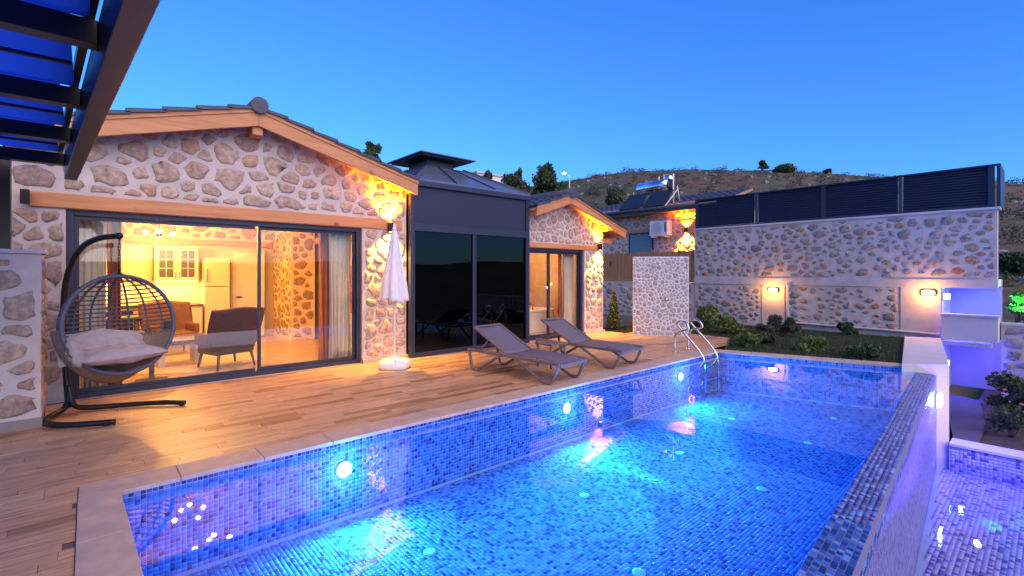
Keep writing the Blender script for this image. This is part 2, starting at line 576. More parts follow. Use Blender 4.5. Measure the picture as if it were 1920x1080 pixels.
# ================================================================== ground and hill
F_ = (math.sin(YAW), math.cos(YAW))      # camera forward on the ground
R_ = (math.cos(YAW), -math.sin(YAW))
SKY = [(-3000, 505), (300, 500), (700, 430), (900, 378), (1000, 354), (1080, 335), (1180, 325), (1300, 321), (1450, 319), (1600, 327), (1750, 340), (1870, 350), (1920, 352), (2400, 365), (4000, 380), (12000, 470)]
def skyline(az):
    """tangent of the hill's elevation for an azimuth to the right of the view axis"""
    if abs(az) > R(84): return .02
    px = 960 + 900 * math.tan(az)
    for (a, ya), (b, yb) in zip(SKY, SKY[1:]):
        if a <= px <= b:
            t = (px - a) / (b - a); y = ya + (yb - ya) * t
            return (512 - y) / 900 * math.cos(az)
    return .02
from mathutils import noise as mnoise
def hill_height(x, y):
    r = math.hypot(x, y)
    cz = x * F_[0] + y * F_[1]; cx = x * R_[0] + y * R_[1]
    az = math.atan2(cx, cz)
    e = skyline(az)
    t = min(1, max(0, (r - 34) / 150)); s = t * t * (3 - 2 * t) * .35 + t * .65
    h = -1.72 + s * (e * 184 + 3.3)
    if r > 184: h += (r - 184) * e * .10
    n = mnoise.noise(Vector((x * .035, y * .035, 0))) * 3.2 + mnoise.noise(Vector((x * .12, y * .12, 3))) * .9
    return h + n * min(1, max(0, (r - 38) / 60)) * (.35 if t >= 1 else .6 * s + .1)

rs = [0, 12, 22, 30] + [34 + 5 * i for i in range(31)] + [195, 215, 250, 320, 480, 800, 1500]
NA = 220
V = []; Fq = []
for r in rs:
    for k in range(NA):
        a = 2 * math.pi * k / NA
        x, y = r * math.cos(a), r * math.sin(a)
        V.append((x, y, hill_height(x, y) if r < 600 else hill_height(x*320/r, y*320/r) * .5))
for i in range(len(rs) - 1):
    for k in range(NA):
        Fq.append((i*NA+k, (i+1)*NA+k, (i+1)*NA+(k+1) % NA, i*NA+(k+1) % NA))
def hill_mat():
    m, nt, p, out = new_mat('dry_hillside')
    pos = position(nt)
    a = noise(nt, .05, 6, .6, pos); b = noise(nt, .35, 6, .65, pos); c = noise(nt, 1.4, 4, .6, pos)
    r1 = ramp(nt, [(.35, (.125, .072, .036)), (.48, (.10, .088, .042)), (.6, (.06, .078, .032))])
    nt.links.new(a.outputs["Fac"], r1.inputs[0])
    r2 = ramp(nt, [(.35, (.55, .5, .45)), (.65, (1.35, 1.3, 1.25))]); nt.links.new(b.outputs["Fac"], r2.inputs[0])
    col = mix(nt, r1.outputs[0], r2.outputs[0], 1.0, 'MULTIPLY')
    r3 = ramp(nt, [(.63, (0, 0, 0)), (.70, (1, 1, 1))]); nt.links.new(c.outputs["Fac"], r3.inputs[0])
    nt.links.new(mix(nt, col, (.26, .24, .225), r3.outputs[0]), p.inputs["Base Color"])
    p.inputs["Roughness"].default_value = .95
    bump(nt, p, b.outputs["Fac"], 1.0, .5)
    return m
M['hill'] = hill_mat()
g = np_mesh('hillside_ground', V, Fq, M['hill'])
for p in g.data.polygons: p.use_smooth = True
props(g, 'dry brown and green hillside rising behind the villas', 'hill', kind='structure')

def leaf_cloud(blobs, n, size, seed, flat=.0):
    """n small leaf faces spread through ellipsoid blobs (x, y, z, rx, ry, rz)"""
    rg = np.random.default_rng(seed)
    w = np.array([b[3]*b[4]*b[5] for b in blobs]) ** .7; w /= w.sum()
    idx = rg.choice(len(blobs), n, p=w)
    B = np.array(blobs)[idx]
    d = rg.normal(size=(n, 3)); d /= np.linalg.norm(d, axis=1)[:, None]
    rad = rg.uniform(.45, 1.05, (n, 1))
    c = B[:, :3] + d * rad * B[:, 3:]
    u = rg.normal(size=(n, 3)); u /= np.linalg.norm(u, axis=1)[:, None]
    v = np.cross(u, rg.normal(size=(n, 3))); v /= np.linalg.norm(v, axis=1)[:, None]
    s = size * rg.uniform(.6, 1.4, (n, 1))
    P = np.stack([c - u*s, c + v*s*.55, c + u*s, c - v*s*.55], 1).reshape(-1, 3)
    return P, np.arange(4*n).reshape(-1, 4)

# scrub and rocks scattered over the slope
rg = random.Random(3)
blobs = []; rock = MB()
for i in range(1500):
    az = R(rg.uniform(-8, 62)); r = rg.uniform(48, 190)
    x = r * (math.sin(az)*R_[0] + math.cos(az)*F_[0]); y = r * (math.sin(az)*R_[1] + math.cos(az)*F_[1])
    z = hill_height(x, y)
    if rg.random() < .78:
        s = rg.uniform(.35, 1.3) * (1.5 if rg.random() < .12 else 1)
        blobs.append((x, y, z + s*.35, s, s, s*.65))
    else:
        s = rg.uniform(.25, .85)
        n = 6
        ring = [(x + s*math.cos(k*math.pi/3+i)*rg.uniform(.6, 1.2), y + s*math.sin(k*math.pi/3+i)*rg.uniform(.6, 1.2)) for k in range(n)]
        vs_ = [(p[0], p[1], z - .3) for p in ring] + [(x+(p[0]-x)*.75, y+(p[1]-y)*.75, z + s*rg.uniform(.3, .7)) for p in ring] + [(x, y, z + s*.75)]
        rock.add(vs_, [(k, (k+1) % n, n+(k+1) % n, n+k) for k in range(n)] + [(n+k, n+(k+1) % n, 2*n) for k in range(n)])
P, Q = leaf_cloud(blobs, 52000, .17, 5)
o = np_mesh('hillside_scrub', P, Q, M['leaf_olive'])
props(o, 'low green scrub dotted over the dry hillside', 'scrub', kind='stuff')
M['rock'] = plain('pale_rock', (.24, .225, .215), .9, 0, .25, 1.5, .5)
o = rock.build('hillside_rocks', M['rock'])
props(o, 'pale rocks scattered over the dry hillside', 'rocks', kind='stuff')

# ================================================================== deck, coping, pool
def deck_span(y):
    """x range of planks on a row"""
    if y > 8.12: return None
    if y < 4.86: return (-4.5, -.052)
    if y < 5.4: return (-4.5, 10.05 + (y - 4.6) * 2.45)
    if y < 7.55: return (-4.5, 11.9)
    return (-4.5, 10.72)
mb = MB()
mb.prism([(-4.6, -2.5), (-.05, -2.5), (-.05, 4.85), (10.0, 4.85), (12.0, 5.4), (12.0, 7.55), (10.75, 7.55), (10.75, 8.3), (-4.6, 8.3)], 'z', -.35, -.008)
deck = mb.build('deck', M['deck_joint'])
props(deck, 'wood look plank deck between the villas and the pool', 'deck', kind='structure')
PW = .105
rows = []
y = -2.4
rg = random.Random(21)
while y < 8.1:
    sp = deck_span(y + PW/2)
    x = sp[0] - rg.uniform(0, .6)
    while x < sp[1]:
        L = rg.choice((.38, .52, .66, .8, .95, 1.1)) * rg.uniform(.92, 1.08)
        a, b = max(x, sp[0]), min(x + L, sp[1])
        if b - a > .06: rows.append((a, b - .003, y, y + PW - .003))
        x += L
    y += PW
def in_view(p):
    cz = p[0]*F_[0] + p[1]*F_[1]; cx = p[0]*R_[0] + p[1]*R_[1]
    if cz < .6: return None
    px = 960 + 900*cx/cz; py = 512 + 900*EYE/cz
    return cz if (-60 < px < 1980 and py < 1120) else None
vis = sorted([(in_view(((a+b)/2, (c+d)/2)), i) for i, (a, b, c, d) in enumerate(rows) if in_view(((a+b)/2, (c+d)/2)) and (c > 4.8 or b < .2)])
near = set(i for z, i in vis[:300])
unit = MB().box(-.5, .5, -.5, .5, -.010, 0)
unit_me = bpy.data.meshes.new('plank'); unit_me.from_pydata(unit.v, [], unit.f); unit_me.materials.append(M['plank'])
rest = MB()
for i, (a, b, c, d) in enumerate(rows):
    h = rg.uniform(-.0012, .0012)
    if i in near:
        o = bpy.data.objects.new('plank', unit_me); link(o, deck)
        o.location = ((a+b)/2, (c+d)/2, h); o.scale = (b-a, d-c, 1)
    else: rest.box(a, b, c, d, -.010, h)
rest.build('far_planks', M['plank'], deck, kind='stuff')

WL = -.072                                   # water level
P_NL, P_FL, P_FR = (.19, 4.56), (9.62, 4.56), (10.62, 1.50)
def weir_y(x): return .75 + (x - .3) * .0785       # inner line of the overflow edge
P_NR = (.30, weir_y(.30)); P_FR = (10.55, weir_y(10.55))
POOL = [P_NL, P_NR, P_FR, P_FL]
FLOOR = -.80
pool = thing('swimming_pool', (5, 3, FLOOR - .1), 'long blue mosaic swimming pool with an overflow edge', 'swimming pool')
MB().prism([(-.1, .70), (10.7, 1.52), (10.7, 4.8), (-.1, 4.8)], 'z', FLOOR - .12, FLOOR - .004).build('basin_floor', M['grout'], pool)
shell = MB()
shell.prism([(.0, 4.564), (9.7, 4.564), (9.7, 4.80), (.0, 4.80)], 'z', FLOOR - .1, -.034)
shell.prism([(.186, 4.56), (-.1, 4.56), (-.1, .6), (.296, .75)], 'z', FLOOR - .1, -.034)
shell.prism([(9.624, 4.56), (10.554, weir_y(10.55)), (10.9, weir_y(10.55)), (9.95, 4.80), (9.71, 4.80)], 'z', FLOOR - .1, -.034)
shell.build('basin_wall', M['grout'], pool)
OUT = .245                                    # width of the overflow edge
ed = Vector((1, .0785, 0)).normalized(); en = Vector((ed.y, -ed.x, 0))     # along and outwards
e0 = Vector((.05, weir_y(.05), 0)); ELEN = 10.72
ZI, ZO = WL - .004, WL - .05
def epoint(s, o, z): 
    q = e0 + ed * s + en * o
    return (q.x, q.y, z)
w = MB()
w.add([epoint(0, .004, FLOOR - .1), epoint(ELEN, .004, FLOOR - .1), epoint(ELEN, OUT, -1.62), epoint(0, OUT, -1.62),
       epoint(0, .004, ZI - .006), epoint(ELEN, .004, ZI - .006), epoint(ELEN, OUT, ZO - .006), epoint(0, OUT, ZO - .006)],
      [(0, 1, 5, 4), (4, 5, 6, 7), (7, 6, 2, 3), (0, 4, 7, 3), (1, 2, 6, 5), (0, 3, 2, 1)])
weir = w.build('overflow_wall', plain('overflow_render', (.24, .22, .34), .5, vary=.1, scale=2.2, bmp=.2), pool)

T = .0365; G = .0042
def tile_verts(org, u, v, n, nu, nv, keep, pitch=T, thick=.004):
    org = np.array(org, float); u = np.array(u, float); v = np.array(v, float); n = np.array(n, float)
    I, J = np.meshgrid(np.arange(nu), np.arange(nv), indexing='ij')
    I = I.ravel(); J = J.ravel()
    C = org + (I[:, None] + .5) * pitch * u + (J[:, None] + .5) * pitch * v
    ok = keep(C); C = C[ok]
    h = (pitch - G) / 2; hb = h - .0015
    cs = [(-1, -1), (1, -1), (1, 1), (-1, 1)]
    P = np.stack([C + a*h*u + b*h*v for a, b in cs] + [C + a*hb*u + b*hb*v + n*thick for a, b in cs], 1)
    base = np.arange(len(C))[:, None] * 8
    q = np.array([(4, 5, 6, 7), (0, 1, 5, 4), (1, 2, 6, 5), (2, 3, 7, 6), (3, 0, 4, 7)])
    Fc = (base[:, :, None] + q[None]).reshape(-1, 4)
    return P.reshape(-1, 3), Fc, C
def keep_poly(poly, grow=0.0):
    def k(C):
        ok = np.ones(len(C), bool); n = len(poly)
        cx = sum(p[0] for p in poly)/n; cy = sum(p[1] for p in poly)/n
        for i in range(n):
            a, b = poly[i], poly[(i+1) % n]
            nx, ny = b[1]-a[1], a[0]-b[0]; L = math.hypot(nx, ny); nx /= L; ny /= L
            if nx*(cx-a[0]) + ny*(cy-a[1]) > 0: nx, ny = -nx, -ny
            ok &= (nx*(C[:, 0]-a[0]) + ny*(C[:, 1]-a[1])) < .004 + grow
        return ok
    return k
every = lambda C: np.ones(len(C), bool)
Pv, Fc, C = tile_verts((.1, .6, FLOOR), (1, 0, 0), (0, 1, 0), (0, 0, 1), 300, 112, keep_poly(POOL))
np_mesh('floor_tiles', Pv, Fc, M['tile'], pool, 'stuff')
NROW = int((-.034 - FLOOR) / T)
Pv, Fc, C = tile_verts((.19, 4.564, -.034 - T), (1, 0, 0), (0, 0, -1), (0, -1, 0), 258, NROW - 1, every)
np_mesh('wall_tiles', Pv, Fc, M['tile'], pool, 'stuff')
fd = Vector((P_FR[0]-P_FL[0], P_FR[1]-P_FL[1], 0)); FLEN = fd.length; fd.normalize(); fnrm = (fd.y, -fd.x, 0)
if fnrm[0] > 0: fnrm = (-fnrm[0], -fnrm[1], 0)
Pv, Fc, C = tile_verts((9.624, 4.56, -.034), tuple(fd), (0, 0, -1), fnrm, int(FLEN/T), NROW, every)
np_mesh('wall_tiles', Pv, Fc, M['tile'], pool, 'stuff')
nd = Vector((P_NR[0]-P_NL[0], P_NR[1]-P_NL[1], 0)); NLEN = nd.length; nd.normalize()
Pv, Fc, C = tile_verts((.186, 4.56, -.034), tuple(nd), (0, 0, -1), (-nd.y, nd.x, 0), int(NLEN/T), NROW, every)
np_mesh('wall_tiles', Pv, Fc, M['tile'], pool, 'stuff')
Pv, Fc, C = tile_verts(epoint(0, .004, ZI - .01), tuple(ed), (0, 0, -1), tuple(-en), int(ELEN/T), NROW - 1, keep_poly([(.2, 0), (.2, 5), (10.5, 5), (10.5, 0)]))
np_mesh('wall_tiles', Pv, Fc, M['tile'], pool, 'stuff')
# single tiles that show largest: the row above the water and the near end of the overflow edge
tm = MB(); h = (T - G)/2; hb = h - .0015
tm.add([(-h, -h, 0), (h, -h, 0), (h, h, 0), (-h, h, 0), (-hb, -hb, .004), (hb, -hb, .004), (hb, hb, .004), (-hb, hb, .004)],
       [(4, 5, 6, 7), (0, 1, 5, 4), (1, 2, 6, 5), (2, 3, 7, 6), (3, 0, 4, 7)])
tile_me = bpy.data.meshes.new('tile'); tile_me.from_pydata(tm.v, [], tm.f); tile_me.materials.append(M['tile_dark'])
po = origin_of(pool)
def put_tile(c, u, v, n):
    o = bpy.data.objects.new('tile', tile_me); link(o, pool)
    m4 = Matrix((u, v, n)).transposed().to_4x4(); m4.translation = Vector(c) - po
    o.matrix_local = m4
for i in range(258):
    c = (.19 + (i + .5)*T, 4.564, -.034 - T/2)
    if i < 130: put_tile(c, (1, 0, 0), (0, 0, -1), (0, -1, 0))
Pv, Fc, C = tile_verts((.19 + 130*T, 4.564, -.034), (1, 0, 0), (0, 0, -1), (0, -1, 0), 128, 1, every)
np_mesh('edge_tiles', Pv, Fc, M['tile_dark'], pool, 'stuff')
sl = (Vector(epoint(0, OUT, ZO)) - Vector(epoint(0, .004, ZI))); sl.normalize()
wn_ = ed.cross(sl); wn_ = wn_ if wn_.z > 0 else -wn_
ncol = int(OUT / T)
Pv, Fc, C = tile_verts(epoint(0, .004, ZI - .006), tuple(ed), tuple(sl), tuple(wn_), int(ELEN/T), ncol, every)
zc = C[:, 0]*F_[0] + C[:, 1]*F_[1]; xc = C[:, 0]*R_[0] + C[:, 1]*R_[1]
ok = (zc > 1.5) & (960 + 900*xc/zc < 1920) & (512 + 900*1.68/zc < 1100)
order = [i for i in np.argsort(zc) if ok[i]][:165]
for i in order: put_tile(C[i], ed, sl, wn_)
mask = np.ones(len(C), bool); mask[order] = False
keepv = np.repeat(mask, 8); keepf = np.repeat(mask, 5)
remap = np.cumsum(keepv) - 1
np_mesh('edge_tiles', Pv[keepv], remap[Fc[keepf]], M['tile_dark'], pool, 'stuff')
# rim tile turning down the outer face
Pv, Fc, C = tile_verts(epoint(0, OUT + .001, ZO - .008), tuple(ed), (0, 0, -1), tuple(en), int(ELEN/T), 2, every)
np_mesh('edge_tiles', Pv, Fc, M['tile_dark'], pool, 'stuff')
M['tile_outer'] = tile_mat('violet_blue_mosaic', [(0, (.10, .10, .30)), (.2, (.16, .16, .40)), (.6, (.21, .20, .46))], .2)
Pv, Fc, C = tile_verts(epoint(0, OUT + .001, ZO - .008 - 2*T), tuple(ed), (0, 0, -1), tuple(en), int(ELEN/T), 40, every)
np_mesh('outer_tiles', Pv, Fc, M['tile_outer'], pool, 'stuff')
# floor inlets
for (x, y) in ((2.2, 3.55), (4.0, 3.35), (5.9, 3.3), (3.3, 2.2), (5.6, 2.15), (7.6, 2.3), (7.9, 3.5), (9.2, 2.4)):
    MB().lathe((x, y, FLOOR + .004), [(.055, 0), (.055, .008), (.04, .014), (.012, .014)], 18).build('floor_inlet', M['nozzle'], pool)

wat = MB()
wat.add([(P_NL[0]-.003, P_NL[1]+.003, WL), (P_NR[0]-.003, P_NR[1]+.002, WL), (P_FR[0]+.003, P_FR[1]+.002, WL), (P_FL[0]+.003, P_FL[1]+.003, WL)], [(0, 1, 2, 3)])
M['water'] = clear_glass('pool_water', (.66, .90, 1.0), 1.33, 0.0, .06, 1.6, 1.5)
o = wat.build('pool_water', M['water'])
props(o, 'calm clear water filling the blue mosaic pool', 'water', kind='structure')

def pool_lamp(x, y, side, label):
    """side -1: set in the deck side wall, shining to -y; +1: in the overflow wall, shining to +y"""
    t = thing('pool_lamp', (x, y, -.30), label, 'pool lamp', 'round lamps in the pool walls')
    for name, prof, m_ in (('trim_ring', [(.085, 0), (.085, .012), (.07, .02), (.066, .012)], M['white']),
                           ('lens', [(.064, 0), (.064, .014), (.04, .026), (.01, .03)], M['pool_lens'])):
        r_ = MB().lathe((0, 0, 0), prof, 24)
        r_.v = [(x + p[0], y + side * p[2], -.30 + p[1]) for p in r_.v]
        r_.build(name, m_, t)
    lamp('pool_lamp_light', 'AREA', (x, y + side * .04, -.30), 110, (.02, .31, 1.0), (0, side, .10), .12, parent=t)
    lamp('pool_lamp_halo', 'POINT', (x, y + side * .26, -.30), 20, (.03, .22, 1.0), size=.05, parent=t)
pool_lamp(1.86, 4.556, -1, 'round lit lamp in pool wall nearest the camera')
pool_lamp(5.05, 4.556, -1, 'round lit lamp in pool wall in front of the loungers')
pool_lamp(8.15, 4.556, -1, 'round lit lamp in pool wall beside the steel ladder')

# coping stones
cop = thing('pool_coping', (0, 4.7, 0), 'pale stone coping along the pool edge', 'coping')
x = -.05
while x < 9.6:
    b = min(x + .6, 9.9)
    MB().box(x + .002, b - .002, 4.535, 4.848, -.033, .002).build('coping_stone', M['ivory'], cop, bevel=.004)
    x += .6
y = 4.53
while y > .35:
    a = max(y - .75, .3)
    xa = .19 + (4.56 - a) * .0289; xb = .19 + (4.56 - y) * .0289
    MB().prism([(-.05, a + .002), (xa - .01, a + .002), (xb - .01, y - .002), (-.05, y - .002)], 'z', -.033, .022).build('coping_stone', M['ivory'], cop, bevel=.005)
    y -= .75
nrm = Vector((-fnrm[0], -fnrm[1], 0))
k = 0.0
while k < FLEN - .1:
    a = Vector((9.62, 4.56, 0)) + fd * k; b = Vector((9.62, 4.56, 0)) + fd * min(k + .6, FLEN)
    a = a + fd*.002; b = b - fd*.002
    q = [a - nrm*.012, b - nrm*.012, b + nrm*.30, a + nrm*.30]
    MB().prism([(p.x, p.y) for p in q], 'z', -.033, .004).build('coping_stone', M['ivory'], cop, bevel=.004)
    k += .6

# ladder
lad = thing('pool_ladder', (9.2, 4.8, 0), 'shiny steel pool ladder with two arched handrails', 'ladder')
for x in (8.95, 9.5):
    pts = [(x, 5.12, 0)] + [(x, 5.12, .40)]
    for k in range(9):
        a = math.pi * (1 - k / 8 * .78)
        pts.append((x, 4.97 + .16*math.cos(a) * 1.0, .47 + .16*math.sin(a)))
    pts += [(x, 4.62, .12), (x, 4.50, -.06), (x, 4.47, -.2), (x, 4.47, -.72)]
    # smooth
    for it in range(2):
        q = [pts[0]]
        for a, b in zip(pts, pts[1:]):
            q.append(tuple(a[i]*.75 + b[i]*.25 for i in range(3))); q.append(tuple(a[i]*.25 + b[i]*.75 for i in range(3)))
        q.append(pts[-1]); pts = q
    MB().tube(pts, .021, 10).build('handrail', M['steel'], lad)
    MB().lathe((x, 5.12, 0), [(.045, .003), (.045, .012), (.025, .02)], 16).build('base_flange', M['steel'], lad)
for z in (-.25, -.48, -.70):
    MB().box(8.95, 9.5, 4.43, 4.50, z, z + .025).build('step', M['steel'], lad)

# ================================================================== first villa
FY = 8.15
def gable(xl, xr, xm, slope, ztop):
    return lambda x: ztop - abs(x - xm) * slope

def roof_tiles(xm, xe, ztop, slope, y0, y1, parent, course=.34, wave=.26):
    """overlapping wavy tiles from the eave at xe to the ridge at xm"""
    L = abs(xe - xm); sgn = 1 if xe > xm else -1
    nc = max(1, int(L / course)); c = L / nc; ny = int((y1 - y0) / wave) * 6
    m_ = MB()
    for i in range(nc):
        xa = xm + sgn * (i * c - .03); xb = xm + sgn * ((i + 1) * c + .02)
        za = ztop - abs(xa - xm) * slope + .012; zb = ztop - abs(xb - xm) * slope + .05
        def top(u, v, xa=xa, xb=xb, za=za, zb=zb):
            y = y0 + (y1 - y0) * u
            return (xa + (xb - xa) * v, y, za + (zb - za) * v + .022 * math.sin(2*math.pi*(y - y0)/wave))
        m_.grid(top, ny, 1)
        def lip(u, v, xb=xb, zb=zb):
            y = y0 + (y1 - y0) * u
            return (xb, y, zb + .022 * math.sin(2*math.pi*(y - y0)/wave) - v * .045)
        m_.grid(lip, ny, 1, False)
        m_.add([(xa, y0 + .001, za), (xb, y0 + .001, zb), (xb, y0 + .001, zb - .05), (xa, y0 + .001, za - .03)], [(0, 1, 2, 3)])
    return m_.build('roof_tiles', M['slate'], parent, kind='stuff')

def gable_roof(parent, xm, xl, xr, ztop, slope, y0, y1, barge=.25):
    """ztop: height of the roof boards' upper face on the ridge"""
    th = .09
    for xe in (xl, xr):
        ze = ztop - abs(xe - xm) * slope
        MB().prism([(xm, ztop), (xe, ze), (xe, ze - th), (xm, ztop - th)], 'y', y0 + .05, y1).build('roof_boards', M['ceiling'], parent)
        MB().prism([(xm, ztop + .02), (xe, ze + .02), (xe, ze + .02 - barge), (xm, ztop + .02 - barge)], 'y', y0, y0 + .045).build('bargeboard', M['beam'], parent, bevel=.006)
        MB().prism([(xm, ztop + .03), (xe + (.01 if xe > xm else -.01), ze + .03), (xe, ze + .022 - .06), (xm, ztop + .022 - .06)], 'y', y0 - .018, y0 - .001).build('barge_trim', M['beam'], parent)
        roof_tiles(xm, xe, ztop + .03, slope, y0 - .05, y1, parent)
        s = 1 if xe > xm else -1
        MB().box(min(xe - s*.05, xe), max(xe - s*.05, xe), y0 + .046, y1, ze - th - .08, ze - th + .02).build('eave_board', M['beam_y'], parent)
    MB().tube([(xm, y0 - .07, ztop + .05), (xm, (y0+y1)/2, ztop + .05), (xm, y1, ztop + .05)], .12, 14).build('ridge_cap', M['slate'], parent)

v1 = thing('stone_villa', (1.9, FY, 0), 'stone villa with pine gable and wide lit sliding door behind the hanging chair', 'villa')
X0, X1, XM, ZT, SL = -.72, 4.53, 1.9, 4.02, .275
RY0 = 7.80
gz = lambda x: ZT - .09 - abs(x - XM) * SL
wall = MB()
wall.box(X0, -.20, FY, FY + .35, 0, 2.40)
wall.box(3.66, X1, FY, FY + .35, 0, 2.40)
wall.prism([(X0, 2.40), (X1, 2.40), (X1, gz(X1)), (XM, gz(XM)), (X0, gz(X0))], 'y', FY, FY + .35)
wf = wall.build('front_wall', M['mortar'], v1)
lay_stones(rect(X0 + .02, -.22, .12, 2.38), front(FY), wf, M['stone'], .27, .024, 1.2, 11)
lay_stones(rect(3.70, X1 - .01, .10, 2.38), front(FY), wf, M['stone'], .26, .02, 1.2, 12)
lay_stones([(X0 + .02, 2.62), (X1 - .02, 2.62), (X1 - .02, gz(X1) - .03), (XM, gz(XM) - .03), (X0 + .02, gz(X0) - .03)], front(FY), wf, M['stone'], .29, .028, 1.25, 13)
MB().box(X0 - .02, X0 + .33, FY + .351, 13.4, 0, gz(X0 + .33)).build('side_wall', M['cream'], v1)
MB().box(4.25, X1 - .002, FY + .351, 13.4, 0, gz(X1)).build('side_wall', M['cream'], v1)
bw = MB().prism([(X0, 0), (X1, 0), (X1, gz(X1)), (XM, gz(XM)), (X0, gz(X0))], 'y', 13.4, 13.7).build('back_wall', M['cream'], v1)
lay_stones([(-.36, 2.42), (4.22, 2.42), (4.22, 3.25), (XM, 3.85), (-.36, 3.25)], front(13.4), bw, M['stone_in'], .30, .045, 1.2, 14)
MB().box(X0 + .33, 4.25, FY + .02, 13.4, -.2, .004).build('floor', M['in_floor'], v1)
gable_roof(v1, XM, X0 - .04, X1 + .05, ZT, SL, RY0, 13.9, .26)
MB().box(-.52, 4.42, FY - .035, FY + .12, 2.405, 2.585).build('lintel_beam', M['beam'], v1, bevel=.008)
MB().box(XM - .07, XM + .07, RY0 + .06, FY - .001, ZT - .36, ZT - .20).build('ridge_beam_end', M['beam_y'], v1)
MB().box(X1 - .30, X1 - .18, RY0 + .06, FY - .001, gz(X1 - .24) - .15, gz(X1 - .24) - .02).build('purlin_end', M['beam_y'], v1)
MB().box(3.66, X1 + .03, FY - .05, FY - .001, 0, .06).build('plinth', M['ivory'], v1)
MB().box(-.36, 4.24, 13.25, 13.395, 2.26, 2.38).build('inner_beam', M['beam'], v1)
MB().box(4.10, 4.248, FY + .36, 13.25, 2.30, 2.44).build('inner_beam', M['beam_y'], v1)

def sliding_door(name, x0, x1, y, h, parent, mids, fr=.075, rail=.07):
    d = MB()
    d.box(x0, x0 + fr, y, y + .12, 0, h); d.box(x1 - fr, x1, y, y + .12, 0, h)
    d.box(x0 + fr, x1 - fr, y, y + .12, h - rail, h); d.box(x0 + fr, x1 - fr, y, y + .12, 0, .065)
    f = d.build(name, M['anthracite'], parent, bevel=.004)
    xs = [x0 + fr] + list(mids) + [x1 - fr]
    for i in range(len(xs) - 1):
        yy = y + .035 + .04 * (i % 2)
        a, b = xs[i], xs[i+1]
        s = MB(); w_ = .045
        s.box(a, a + w_, yy, yy + .035, .066, h - rail - .001); s.box(b - w_ + .04*(i < len(xs)-2), b + .04*(i < len(xs)-2), yy, yy + .035, .066, h - rail - .001)
        s.box(a + w_, b - w_, yy, yy + .035, .066, .12); s.box(a + w_, b - w_, yy, yy + .035, h - rail - .05, h - rail - .001)
        s.build('sash', M['anthracite'], f)
        MB().box(a + w_, b - w_ + .04*(i < len(xs)-2), yy + .014, yy + .020, .121, h - rail - .051).build('pane', M['glass'], f)
    MB().box(x1 - fr - .035, x1 - fr - .012, y + .01, y + .034, .95, 1.2).build('door_handle', M['black'], f)
    return f
sliding_door('sliding_door', -.198, 3.658, FY + .06, 2.40, v1, [2.0])

def sconce(x, y, z, label, lit=True, facing='y', power=430):
    t = thing('wall_lamp', (x, y, z), label, 'wall lamp', 'up and down wall lamps on the villas')
    off = -.095
    if facing == 'y': c = (x, y + off, z)
    else: c = (x + off, y, z)
    MB().box(c[0] - .04, c[0] + .04, c[1] - .04, c[1] + .04, z - .085, z + .085).build('housing', M['black'], t, bevel=.004)
    if facing == 'y': MB().box(x - .03, x + .03, y - .056, y + .001, z - .05, z + .05).build('bracket', M['black'], t)
    else: MB().box(x - .056, x + .001, y - .03, y + .03, z - .05, z + .05).build('bracket', M['black'], t)
    if lit:
        for s in (1, -1):
            MB().lathe((c[0], c[1], z + s*.086), [(.028, 0), (.028, .003 * s)], 14).build('lens', M['lamp_warm'], t)
            lamp('lamp_beam', 'SPOT', (c[0], c[1], z + s*.10), power * (1.0 if s > 0 else .9), (1, .34, .008) if s > 0 else (1, .46, .05),
                 ((0, .22, s) if facing == 'y' else (.22, 0, s)), .025, 112, .9, parent=t)
    return t
sconce(4.16, FY, 2.44, 'black wall lamp glowing up and down above the closed umbrella')
sconce(-.55, FY - .03, 2.50, 'unlit black wall lamp beside the pergola post', False)

# --- inside the first villa
def curtain(name, x0, x1, y, z0, z1, folds, amp, m, label, seed=0):
    rg_ = random.Random(seed)
    ph = rg_.uniform(0, 6)
    def fn(u, v):
        sag = 1 + .25*math.sin(3*v + ph)
        return (x0 + (x1-x0)*u + .012*math.sin(9*u + 4*v), y + amp*sag*math.sin(2*math.pi*folds*u + ph + .5*math.sin(2*v)) * (.6 + .4*(1-v)), z0 + (z1-z0)*v)
    o = MB().grid(fn, folds*10, 10).build(name, m, None, solid=.004)
    return props(o, label, 'curtain')
curtain('sheer_curtain', -.10, .20, 8.50, .02, 2.38, 5, .035, M['sheer'], 'white sheer curtain behind the hanging chair', 1)
curtain('drape', .20, .36, 8.55, .02, 2.38, 3, .05, M['drape'], 'terracotta drape behind the hanging chair', 2)
curtain('drape', 3.05, 3.26, 8.55, .02, 2.38, 3, .05, M['drape'], 'terracotta drape at the umbrella end of the wide door', 3)
curtain('sheer_curtain', 3.20, 3.60, 8.48, .02, 2.38, 6, .04, M['sheer'], 'white sheer curtain at the umbrella end of the wide door', 4)

